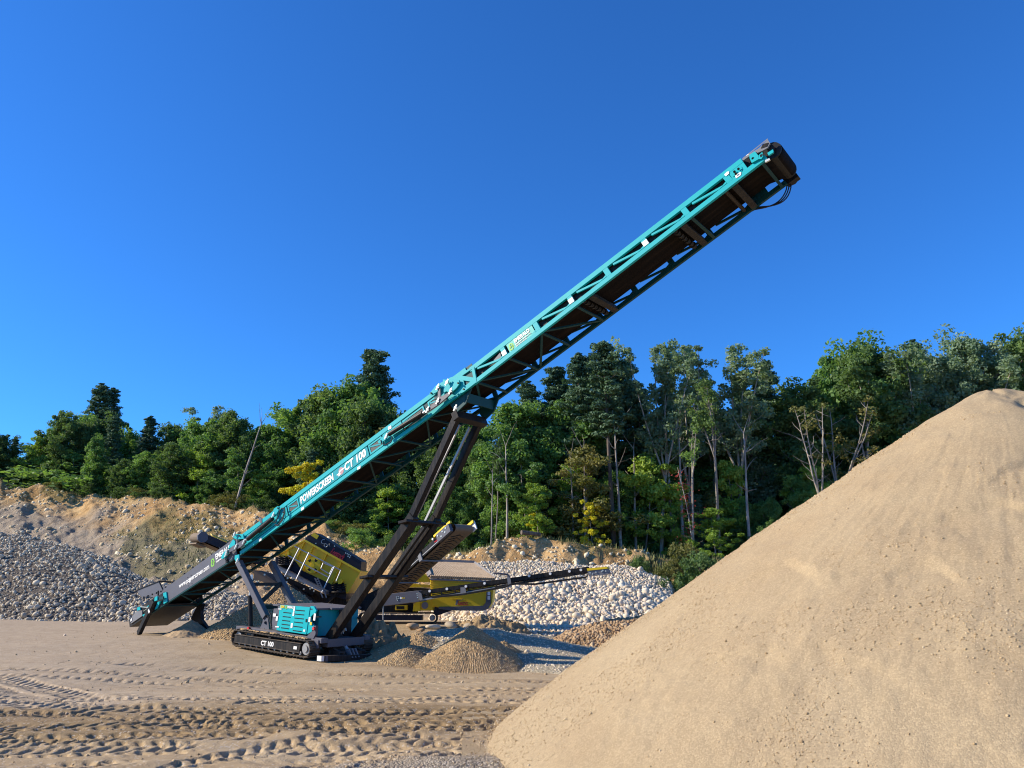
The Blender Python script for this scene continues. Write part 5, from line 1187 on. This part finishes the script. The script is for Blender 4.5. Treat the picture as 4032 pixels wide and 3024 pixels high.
m=MB();m.bar(a_+(a_-b_)*.35,a_,.2,.22);fr_=B(m,'foot_ram','black');m=MB();m.tube(a_,b_,.055,n=14);B(m,'ram_rod','chrome',fr_);m=MB();m.box(a_-(a_-b_)*.06,(.2,.26,.12));B(m,'ram_cap','galv',fr_)
m=MB()
for dv in (-.14,0.0,.14): m.prism([b_+[-.08,dv,.1],b_+[.10,dv,.12],b_+[.30,dv,-.16],b_+[.1,dv,-.22]],VX*.05)
B(m,'clevis','grey2');m=MB();m.bar(S(*zq(470,1260),.3),S(*zq(820,1320),.3)+VX*.9,.22,.16,(1,0,0));m.bar((-6.5,.35,.12),(-5.9,.35,-.05),.12,.2);m.bar((-6.5,1.3,.12),(-5.9,1.3,-.05),.12,.2);B(m,'foot_arm','blackd')
m=MB()
for x,y in ((745,670),(860,640),(940,560)): m.path([S(*zq(x-30,y+90),.9),S(*zq(x-10,y),.9),S(*zq(x+30,y-20),.9),S(*zq(x+35,y+60),.9)],.02,6)
B(m,'coupling','pin')
# ------------------------------------------------------------------ the yellow tracked screening machine behind
class Fr:
    """upright plane through two plan points; pt() gives the point of that plane (moved back by off) on a sight line"""
    def __init__(s,P,Q):
        s.P=np.array([P[0],P[1],0.]);d=np.array([Q[0]-P[0],Q[1]-P[1],0.]);s.e=d/np.linalg.norm(d);s.n=np.array([-s.e[1],s.e[0],0.])
    def pt(s,q,off=0.):
        r=ray(*q);k=((s.P-CAM+s.n*off)@s.n)/(r@s.n);return CAM+r*k
_c=at(1500,2400,38.);PH=rad(-1.5)
FY=Fr(_c,(_c[0]+math.cos(PH),_c[1]+math.sin(PH)))
SY=empty('screening_machine',(_c[0],_c[1],gz(_c[0],_c[1])),0,label='yellow and black tracked screening machine with three conveyors behind the teal conveyor',cat='screening machine')
YO=np.array([_c[0],_c[1],gz(_c[0],_c[1])])
zy=zf(1100,2000,2.765);zw=zf(1700,2000,2.212);zk=zf(1000,2050,5.53);zp=zf(480,1900,1.843)
def Y(mb,name,mat,parent=SY,**k): return mb.build(name,M[mat] if isinstance(mat,str) else mat,parent,YO,**k)
def yp(z,pts,off=0.,fr=FY): return [fr.pt(z(*q),off) for q in pts]
def ypl(name,z,pts,off,th,mat,parent=SY,fr=FY,**k): return Y(MB().prism(yp(z,pts,off,fr),fr.n*th),name,mat,parent,**k)
def ylet(body,z,a,b,hgt,off,mat,parent,fr=FY,bold=.004,name='lettering',wfac=5.):
    p,q=fr.pt(z(*a),off),fr.pt(z(*b),off);xa=q-p;L=np.linalg.norm(xa);xa/=L;ya=np.cross(fr.n*-1,xa)
    return disp(body,hgt,p,xa,ya,M[mat],name,parent,YO,bold=bold,sx=L/(hgt*wfac))
# screen box
sbx=ypl('screen_box',zk,[(480,760),(1110,430),(2212,1050),(2323,1104),(2073,1524),(2010,1590),(1960,1350),(1820,1345),(1700,1390),(1060,1090),(900,880),(700,800)],.15,2.0,'yellow')
m=MB();a,b=yp(zk,[(1105,430),(2325,1115)],.12);m.bar(a,b,.16,.09,FY.n);a,b=yp(zk,[(480,760),(1105,430)],.12);m.bar(a,b,.12,.06,FY.n);Y(m,'top_rail','yellow',sbx)
m=MB()
for p,q in (((1110,440),(905,880)),((1285,568),(1060,1080)),((1582,730),(1385,1150)),((1900,908),(1700,1380))): a,b=yp(zk,[p,q],.09);m.bar(a,b,.10,.035,FY.n)
Y(m,'stiffening_rib','yellow',sbx)
c=FY.pt(zk(1300,970),.1);m=MB();m.tube(c+FY.n*.06,c-FY.n*.20,.37,n=28);m.tube(c-FY.n*.2,c-FY.n*.24,.1,n=14);dsc=Y(m,'vibrator_guard','yellow_b',sbx)
m=MB()
for a0 in (55,125,235,305):
    R1,R2=.32,.2;m.prism([c-FY.n*.205+FY.e*r*math.cos(rad(a))+np.array([0,0,1])*r*math.sin(rad(a)) for r,a in ((R2,a0-14),(R1,a0-14),(R1,a0+14),(R2,a0+14))],FY.n*-.006)
Y(m,'vent_slots','black',dsc)
for q in ([(620,740),(660,720),(700,770),(740,660),(765,720),(745,765),(680,770)],[(1890,1260),(1925,1290),(1935,1330),(1890,1375),(1830,1380),(1830,1300)]): ypl('lug',zk,q,-.02,.16,'yellow_b')
for x,y in ((690,830),(1850,1420)):
    m=MB();p=FY.pt(zk(x,y),.1);m.tube(p+[0,0,-.32],p+[0,0,-.26],.36,n=14)
    for k in (-.25,0,.25): m.path([p+FY.e*k+np.array([.09*math.cos(t),.09*math.sin(t),t*.014-.28]) for t in np.linspace(0,30,60)],.02,5)
    Y(m,'coil_spring','black',smooth=True)
# upper dark feed conveyor housing with lettering
fh=ypl('feed_conveyor',zk,[(1110,405),(1170,330),(1330,265),(2212,805),(2340,890),(2323,1095),(2212,1030)],.55,1.3,'navy')
ylet('Keestrack',zk,(1685,655),(1985,830),.42,.545,'redtxt',fh,wfac=4.45,bold=.006)
m=MB()
def arcp(cx,cy,r,a0,a1,n=14): return [FY.pt(zk(cx+r*math.cos(rad(a)),cy+r*math.sin(rad(a))),.53) for a in np.linspace(a0,a1,n)]
m.path(arcp(1518,460,48,-60,-300),.016,5);m.path(arcp(1562,540,36,0,360,18),.016,5);m.path([FY.pt(zk(1535,505),.53),FY.pt(zk(1570,500),.53)],.016,5);m.path(arcp(1660,530,26,-120,-270,9),.014,5)
Y(m,'emblem',M['galv'],fh)
ypl('yellow_flap',zk,[(1238,322),(1312,262),(1412,325),(1368,405)],.5,.04,'yellow',fh)
m=MB()
for x,y in ((1350,495),(1757,555),(2000,705),(2035,722),(2070,740),(2105,765),(2050,775),(2085,800)): p=FY.pt(zk(x,y),.54);m.tube(p,p-FY.n*.03,.03,n=8)
Y(m,'bolt','pin',fh)
# sub frame, walkway, rails, ladder
ypl('sub_frame',zk,[(470,790),(700,800),(900,885),(1060,1095),(1700,1395),(1830,1350),(1960,1355),(2015,1595),(1990,1720),(1560,1600),(470,990)],.22,1.7,'navy')
wk=ypl('walkway',zk,[(470,965),(1565,1535),(1555,1600),(500,1060)],-.55,.7,'steel')
ypl('kick_board',zk,[(470,955),(1565,1525),(1565,1550),(470,985)],-.60,.04,'grey2',wk)
m=MB()
def tube2(p,q,r=.028,off=-.58): m.tube(FY.pt(zk(*p),off),FY.pt(zk(*q),off),r,n=8)
for p,q in (((990,595),(672,1215)),((1200,695),(925,1275)),((1757,995),(1482,1560))): tube2(p,q,.036)
for p,q in (((885,560),(1890,1080)),((740,760),(1650,1250)),((1890,1080),(1790,1320)),((1510,920),(1720,1010)),((1460,1040),(1510,920)),((1460,1050),(1640,1160)),((1720,1010),(1645,1165))): tube2(p,q,.026)
Y(m,'handrail','galv',wk)
m=MB()
for p,q in (((1325,1250),(1410,1430)),((1385,1245),(1530,1560))): m.bar(FY.pt(zk(*p),-.62),FY.pt(zk(*q),-.62),.05,.05)
for f in (.15,.42,.7,.95): m.bar(FY.pt(zk(1325+85*f,1250+180*f),-.63),FY.pt(zk(1385+80*f,1248+175*f),-.63),.06,.03)
for p,q in (((1450,1560),(1500,1680)),((1530,1540),(1580,1680))): m.bar(FY.pt(zk(*p),-.62),FY.pt(zk(*q),-.62),.05,.05)
Y(m,'ladder','grey2',wk)
m=MB()
for p,q,o in (((640,1230),(1450,1600),.1),((830,1420),(1500,1900),.0),((760,1330),(1300,1600),.3),((1900,1500),(1560,1800),.0),((1300,1560),(1700,1760),.5),((560,1160),(900,1440),.6)): m.bar(FY.pt(zk(*p),o),FY.pt(zk(*q),o),.14,.14)
m.prism(yp(zk,[(830,1480),(1500,1600),(2000,1720),(2000,1850),(1100,1850)],.7),FY.n*.8)
Y(m,'lower_frame','black')
ypl('fines_belt',zk,[(0,1080),(200,1135),(480,1335),(760,1480),(1160,1640),(1160,1720),(680,1570),(420,1400),(150,1320),(0,1280)],.3,1.2,'tanbelt')
m=MB()
for x,y in ((240,1175),(720,1340),(740,1250),(1090,1490),(1230,1480),(1310,1530)): p=FY.pt(zk(x,y),-.05);m.tube(p,p-FY.n*.06,.045,n=8)
Y(m,'bolt','pin')
# --- conveyors: built on their own axes
def conveyor(name,Pa,Pb,wd,hgt,near_mat,belt_mat,drum,parent=SY):
    e=Pb-Pa;L=np.linalg.norm(e);e=e/L;n=np.cross(np.array([0,0,1.]),e);n/=np.linalg.norm(n);u=np.cross(e,n)
    if n[1]<0:n=-n
    if u[2]<0:u=-u
    at_=lambda t,v,q:Pa+e*t+n*v+u*q
    m=MB();
    for v in (0,wd-.06): m.prism([at_(0,v,0),at_(L,v,0),at_(L,v,hgt),at_(0,v,hgt)],n*.06)
    for k in range(int(L/1.3)): m.bar(at_(.6+k*1.3,.06,.03),at_(.6+k*1.3,wd-.06,.03),.06,.05,e)
    o=Y(m,name,near_mat,parent)
    V=[];pr_=[(t,-.05) for t in np.linspace(0,L,12)]+[(L+drum*math.cos(rad(a)),-.05+drum+drum*math.sin(rad(a))) for a in np.linspace(-80,80,9)]+[(t,2*drum-.05) for t in np.linspace(L,0,12)]
    vs=np.linspace(.08,wd-.08,5);F_=[]
    for t_,q in pr_:
        for v in vs: V.append(at_(t_,v,q))
    for i in range(len(pr_)-1):
        for j in range(4): F_.append((i*5+j,i*5+j+1,(i+1)*5+j+1,(i+1)*5+j))
    b=fastmesh('belt',np.array(V)-YO,np.array(F_),M[belt_mat],o,smooth=True)
    return o,at_,L,(e,n,u)
Pa=at(1478,2362,37.6);Pb=at(1782,2088,33.6)
cv,ca,L,(e_,n_,u_)=conveyor('fine_conveyor',Pa,Pb,1.15,.30,'black','tanbelt',.17)
m=MB()
for k in range(24):
    t_=.5+k*(L-.7)/24
    for v0,v1 in ((.22,.575),(.93,.575)): m.bar(ca(t_,v0,-.058),ca(t_+.20,v1,-.058),.05,.014,u_)
Y(m,'chevron_cleat','black',cv)
m=MB();m.prism([ca(L*.28,-.02,.05),ca(L+.05,-.02,.05),ca(L+.05,-.02,.09),ca(L*.28,-.02,.09)],n_*.03);m.prism([ca(L*.25,1.12,.0),ca(L,1.12,.0),ca(L,1.12,.06),ca(L*.25,1.12,.06)],n_*.05);Y(m,'frame_rail','steel',cv)
m=MB();m.box(ca(L-.45,-.08,.12),(.95,.16,.36),(e_,n_,u_));bx=Y(m,'bearing_box','grey',cv)
m=MB()
for t_,q in ((L-.8,.2),(L-.6,.05),(L-.45,.2),(L-.3,.08),(L-.2,.22)): m.tube(ca(t_,-.165,q),ca(t_,-.18,q),.04,n=8)
Y(m,'bolt','pin',bx)
m=MB();m.box(ca(L-.55,-.02,.38),(1.25,.1,.10),(e_,n_,u_));m.box(ca(L+.02,1.13,.36),(.5,.08,.12),(e_,n_,u_));Y(m,'head_guard','yellow_b',cv)
m=MB();m.box(ca(L+.12,1.18,.18),(.3,.05,.4),(e_,n_,u_));Y(m,'scraper_plate','white',cv)
m=MB()
for f in (.42,.62,.80): m.tube(ca(L*f,-.03,.30),ca(L*f,-.1,.30),.05,n=10)
Y(m,'roller_end','white',cv)
m=MB();m.bar(ca(L*.80,-.02,.16),ca(L*.87,-.02,.10),.03,.05);m.bar(ca(L*.42,-.02,.16),ca(L*.47,-.02,.10),.03,.05);Y(m,'red_strap','redtxt',cv)
m=MB();m.box(ca(L*.62,-.06,.12),(.22,.06,.5),(e_,n_,u_));m.bar(ca(L*.62,-.06,-.12),ca(L*.62,1.2,-.12),.08,.06);m.bar(ca(L*.30,0,-.12),ca(L*.30,1.15,-.12),.08,.06);Y(m,'fold_bracket','grey2',cv)
# oversize conveyor, head seen at the left
Pa=at(1040,2232,38.8);Pb=at(796,2128,36.4)
cv,ca,L,(e_,n_,u_)=conveyor('oversize_conveyor',Pa,Pb,.9,.34,'navy','tanbelt',.2)
m=MB();m.tube(ca(L+.05,.08,.14),ca(L+.05,.82,.14),.22,n=20);dr=Y(m,'head_drum','tanbelt',cv,smooth=False);m=MB();m.tube(ca(L+.05,-.06,.14),ca(L+.05,.06,.14),.26,n=8);Y(m,'bearing_box','grey',cv);m=MB();m.tube(ca(L+.05,.84,.14),ca(L+.05,1.02,.10),.12,n=8);Y(m,'drum_shaft','grey',cv)
m=MB();m.prism([ca(.2,-.02,.34),ca(L-.35,-.02,.36),ca(L-.35,.25,.46),ca(.2,.25,.46)],u_*.04);m.prism([ca(.8,.86,.40),ca(L-.2,.86,.40),ca(L-.2,.9,.5),ca(.8,.9,.5)],u_*.04);Y(m,'head_guard','yellow',cv)
m=MB();m.box(ca(L-.15,.6,-.16),(.5,.7,.06),(e_,n_,u_));Y(m,'scraper_plate','tanbelt',cv)
# grey side conveyor reaching right
_a=at(1480,2365,35.2);_b=at(2395,2255,33.2);FG=Fr(_a,_b)
hs_=ypl('side_conveyor',zy,[(1018,1012),(1062,985),(1112,945),(1500,900),(1515,905),(1535,985),(1520,1020),(1100,1072),(1040,1055)],0,1.1,'grey',fr=FG,bevel=.01)
m=MB();m.prism(yp(zy,[(1505,905),(1545,930),(1560,1000),(1530,1010),(1512,980)],-.03,FG),FG.n*.06);Y(m,'end_plate','grey2',hs_)
m=MB()
for x,y in ((1275,970),(1295,968),(1280,990),(1295,985),(1288,1005),(1500,930),(1502,950),(1505,975),(1545,945),(1548,985)): p=FG.pt(zy(x,y),-.005);m.tube(p,p-FG.n*.02,.025,n=6)
Y(m,'bolt','pin',hs_)
m=MB()
for q in ([(1330,988),(1348,985),(1340,970)],[(1350,986),(1367,984),(1358,970)],[(1516,998),(1534,996),(1525,975)]): m.prism(yp(zy,q,-.006,FG),FG.n*.005)
Y(m,'warning_label','ylabel',hs_)
p=FG.pt(zy(1320,981),-.006);m=MB();m.tube(p,p+FG.n*.005,.05,n=12);Y(m,'round_label','white',hs_)
arm=[zy(1545,950),zw(1360,545)]
pa,pb=FG.pt(arm[0],.05),FG.pt(arm[1],.05);ea=(pb-pa);La=np.linalg.norm(ea);ea/=La;ua=np.cross(FG.n*-1,ea)
m=MB()
for v in (0,.85): m.bar(pa+FG.n*v+ua*.10,pb+FG.n*v+ua*.06,.05,.16,FG.n)
for v in (0,.85): m.bar(pa+FG.n*v-ua*.14,pb+FG.n*v-ua*.06,.05,.07,FG.n)
for k in range(12): t_=La*(k+.5)/12;m.bar(pa+ea*t_-ua*.14,pa+ea*t_+ua*.05,.05,.04,FG.n);m.bar(pa+ea*t_-ua*.1,pa+ea*t_+FG.n*.9-ua*.1,.05,.05,ea)
ar=Y(m,'conveyor_arm','black',hs_)
m=MB();m.bar(pa-FG.n*.03-ua*.20,pa+ea*La*.45-FG.n*.03-ua*.15,.03,.06,FG.n);Y(m,'arm_tube','steel',hs_)
m=MB();m.prism([pa+ua*.16+FG.n*.05,pb+ua*.13+FG.n*.05,pb+ua*.13+FG.n*.85,pa+ua*.16+FG.n*.85],ua*.03);m.prism([pa-ua*.05+FG.n*.1,pb-ua*.02+FG.n*.1,pb-ua*.02+FG.n*.8,pa-ua*.05+FG.n*.8],ua*.02);Y(m,'belt','belt',hs_)
m=MB()
for x,y in ((135,705),(300,683),(462,657),(850,592),(1033,573),(1200,552),(1300,540)): p=FG.pt(zw(x,y),.02);m.tube(p,p-FG.n*.08,.055,n=10)
for x,y in ((1640,905),): p=FG.pt(zy(x,y),.02);m.tube(p,p-FG.n*.08,.055,n=10)
Y(m,'roller_end','white',hs_)
for q in ([(250,692),(290,690),(300,740),(285,757),(250,757)],[(655,590),(680,585),(690,650),(700,690),(665,695)]): ypl('fold_bracket',zw,q,-.06,.05,'grey2',hs_,FG)
m=MB();m.path([FG.pt(zw(*q),-.04) for q in ((545,568),(665,580),(672,600))],.04,6);Y(m,'folding_arm','grey',hs_)
m=MB()
for o in (0,8): m.path([FG.pt(zw(x,y+o),-.05) for x,y in ((0,775),(260,750),(640,685),(700,655),(900,660),(1150,625),(1340,600),(1360,580))],.022,6)
Y(m,'hose','hose',hs_)
ypl('head_guard',zw,[(1350,526),(1524,512),(1530,528),(1357,547)],-.08,1.1,'yellow_b',hs_,FG)
ypl('head_box',zw,[(1356,549),(1530,530),(1548,568),(1535,578),(1366,592)],-.05,1.0,'grey2',hs_,FG)
m=MB()
for x,y in ((1380,565),(1400,575),(1430,560),(1480,553),(1490,545),(1515,550)): p=FG.pt(zw(x,y),-.05);m.tube(p,p-FG.n*.03,.035,n=6)
Y(m,'bolt','pin',hs_)
m=MB();m.tube(FG.pt(zy(1130,1065),.2),FG.pt(zy(1128,1300),.2),.03,n=8);Y(m,'prop_rod','steel',hs_)
# --- hopper with grizzly
px_=lambda x,y:(x,y)
hp=ypl('hopper',px_,[(1693,2281),(1945,2291),(1942,2330),(1938,2372),(1925,2396),(1905,2404),(1725,2392),(1702,2385)],-.1,2.3,'yellow',bevel=.02)
m=MB()
for f in (.10,.19,.28,.36): m.bar(FY.pt((1694,2281+f*105),-.12),FY.pt((1943,2291+f*105),-.12),.05,.03,FY.n)
m.bar(FY.pt((1775,2357),-.12),FY.pt((1820,2360),-.12),.03,.03,FY.n)
Y(m,'stiffening_rib','yellow',hp)
ypl('hopper_edge',zw,[(60,862),(448,852),(470,825),(478,728),(516,730),(516,832),(488,882),(446,897),(170,893),(60,880)],-.14,.06,'grey',hp)
ypl('hopper_chin',zw,[(5,865),(180,855),(170,895),(60,935),(20,920)],-.05,.5,'navy',hp)
ylet('Keestrack',zw,(228,830),(322,830),.30,-.108,'redtxt',hp,wfac=4.45,bold=.004)
ypl('stripe',zw,[(205,845),(215,798),(285,795),(270,803),(232,808),(222,845)],-.106,.004,'grey2',hp)
m=MB()
for x,y in ((497,745),(497,783)): p=FY.pt(zw(x,y),-.15);m.box(p,(.12,.01,.16),(FY.e,FY.n,(0,0,1)))
Y(m,'reflector','white',hp)
fl,fr_,br,bl=FY.pt((1693,2276),-.15),FY.pt((1949,2286),-.15),FY.pt((1868,2228),2.5),FY.pt((1665,2220),2.5)
m=MB();m.prism([fl,fr_,br,bl],(0,0,.05));gzm=Y(m,'grizzly',loose('dusty_grizzly',[(.3,(.36,.26,.165)),(.5,(.47,.35,.225)),(.7,(.55,.43,.285))],peb=20,pb=.3,dist=.02,big=2.),hp)
m=MB()
for k in range(34):
    f=(k+.5)/34;a=fl*(1-f)+fr_*f;b=bl*(1-f)+br*f;d=(a-b)/np.linalg.norm(a-b);m.bar(b+[0,0,.10],a+d*.12+[0,0,.10],.06,.10,FY.e)
Y(m,'grizzly_bar',gzm.data.materials[0],hp)
m=MB();m.bar(bl+[0,0,.2],br+[0,0,.2],.08,.12);m.bar(bl+[0,0,.2],fl+[0,0,.12],.08,.22);m.bar(fl-[0,0,.05],fr_-[0,0,.05],.1,.08);m.bar(br+[0,0,.15],fr_+[0,0,.1],.08,.16);Y(m,'grizzly_rim','grey2',hp)
for k,(x,y) in enumerate(((30,545),(45,560),(75,540),(95,560),(110,545),(130,555),(145,565),(70,575),(100,580),(135,590),(165,580),(180,600),(60,600),(100,600),(300,600),(20,530))):
    q=zw(x,y);f=np.clip((q[1]-2226)/55,0,1);o=2.5*(1-f)-.1;P_=FY.pt(q,o)
    r_=single_stone('boulder',P_+[0,0,.0],RNG.uniform(.13,.22),MS_brown,'dusty round boulder caught on the grizzly bars of the yellow hopper','boulder',800+k,'boulders on the hopper grizzly')
# yellow supports and engine end
for q,o,th,mt_ in (([(1072,600),(1138,598),(1136,622),(1085,622),(1085,690),(1070,690)],.4,.15,'yellow_b'),([(1462,682),(1488,680),(1490,808),(1462,808)],-.1,.2,'yellow_b'),([(1490,700),(1560,690),(1640,780),(1640,810),(1495,805)],.05,.1,'yellow_b'),
   ([(1250,812),(1655,838),(1650,868),(1250,862)],.1,.3,'yellow'),([(1262,1060),(1392,1056),(1392,1112),(1258,1112)],.0,1.2,'yellow'),([(1462,1045),(1530,1000),(1530,1125),(1452,1125)],-.15,.3,'yellow_b'),([(1532,990),(1690,985),(1688,1118),(1532,1118)],-.05,1.5,'yellow'),([(1170,875),(1200,872),(1195,905),(1175,905)],-.1,.05,'yellow_b')):
    ypl('frame_panel' if th>.25 else 'support_post',zy,q,o,th,mt_)
p=FY.pt(zy(1585,1062),-.06);m=MB();m.tube(p,p-FY.n*.04,.16,n=16);Y(m,'filter_cap','grey2')
m=MB()
for k in range(4): m.bar(FY.pt(zy(1275,1075+k*8),-.01),FY.pt(zy(1360,1074+k*8),-.01),.02,.035,FY.n)
Y(m,'grille','black')
m=MB();m.prism(yp(zy,[(900,1010),(1100,1000),(1260,1010),(1440,1000),(1480,1120),(1460,1150),(930,1150)],.25),FY.n*1.4);m.prism(yp(zy,[(1260,870),(1480,868),(1640,880),(1640,990),(1260,1010)],.5),FY.n*1.2);m.prism(yp(zy,[(700,1040),(950,940),(1100,870),(1260,870),(1260,1040),(900,1120)],.6),FY.n*1.2);Y(m,'chassis','black')
def ycrawl(off):
    A_,B_=FY.pt(zy(860,1200),off),FY.pt(zy(1712,1200),off);ln=np.linalg.norm(B_-A_);zc=(FY.pt(zy(1500,1145),off)[2]+FY.pt(zy(1500,1250),off)[2])/2;r=(FY.pt(zy(1500,1145),off)[2]-FY.pt(zy(1500,1250),off)[2])/2
    pr=[(r+ (ln-2*r)*k/16,r) for k in range(17)]+[(ln-r+r*math.cos(a),r*math.sin(a)) for a in np.linspace(1.4,-1.4,9)]+[(ln-r-(ln-2*r)*k/16,-r) for k in range(17)]+[(r-r*math.cos(a),r*math.sin(a)) for a in np.linspace(-1.4,1.4,9)]
    m=MB();n=len(pr)
    for i in range(n):
        a=pr[i];b=pr[(i+1)%n];m.bar(A_*[1,1,0]+FY.e*a[0]+[0,0,zc+a[1]]+FY.n*.25,A_*[1,1,0]+FY.e*b[0]+[0,0,zc+b[1]]+FY.n*.25,.5,.06,FY.n)
    o=Y(m,'track','tread');m=MB();m.prism([A_*[1,1,0]+FY.e*x+[0,0,zc+z]+FY.n*.06 for x,z in ((.35,-.5*r),(ln-.7,-.5*r),(ln-.7,.55*r),(.35,.55*r))],FY.n*.3);Y(m,'track_frame','navy',o)
    m=MB();q=A_*[1,1,0]+FY.e*(ln-r)+[0,0,zc]+FY.n*.02;m.tube(q,q+FY.n*.3,r*.6,n=18);m.tube(q-FY.n*.04,q,r*.35,n=12);Y(m,'drive_sprocket','steel',o)
ycrawl(-.1);ycrawl(1.6)
# felled log on the berm
P_=at(2085,2107,57.6);zb_=bankz(P_[0],P_[1]);m=MB();m.path([(P_[0]-.6,P_[1]-.3,zb_+.32),(P_[0],P_[1],zb_+.28),(P_[0]+.8,P_[1]+.4,zb_+.2)],[.17,.16,.14],12)
lgo=m.build('log',MK['brown'],None,(P_[0],P_[1],zb_),smooth=False);lgo.location=(P_[0],P_[1],zb_);tag(lgo,'dark sawn log lying on top of the right berm mound','log')
bpy.context.view_layer.update()
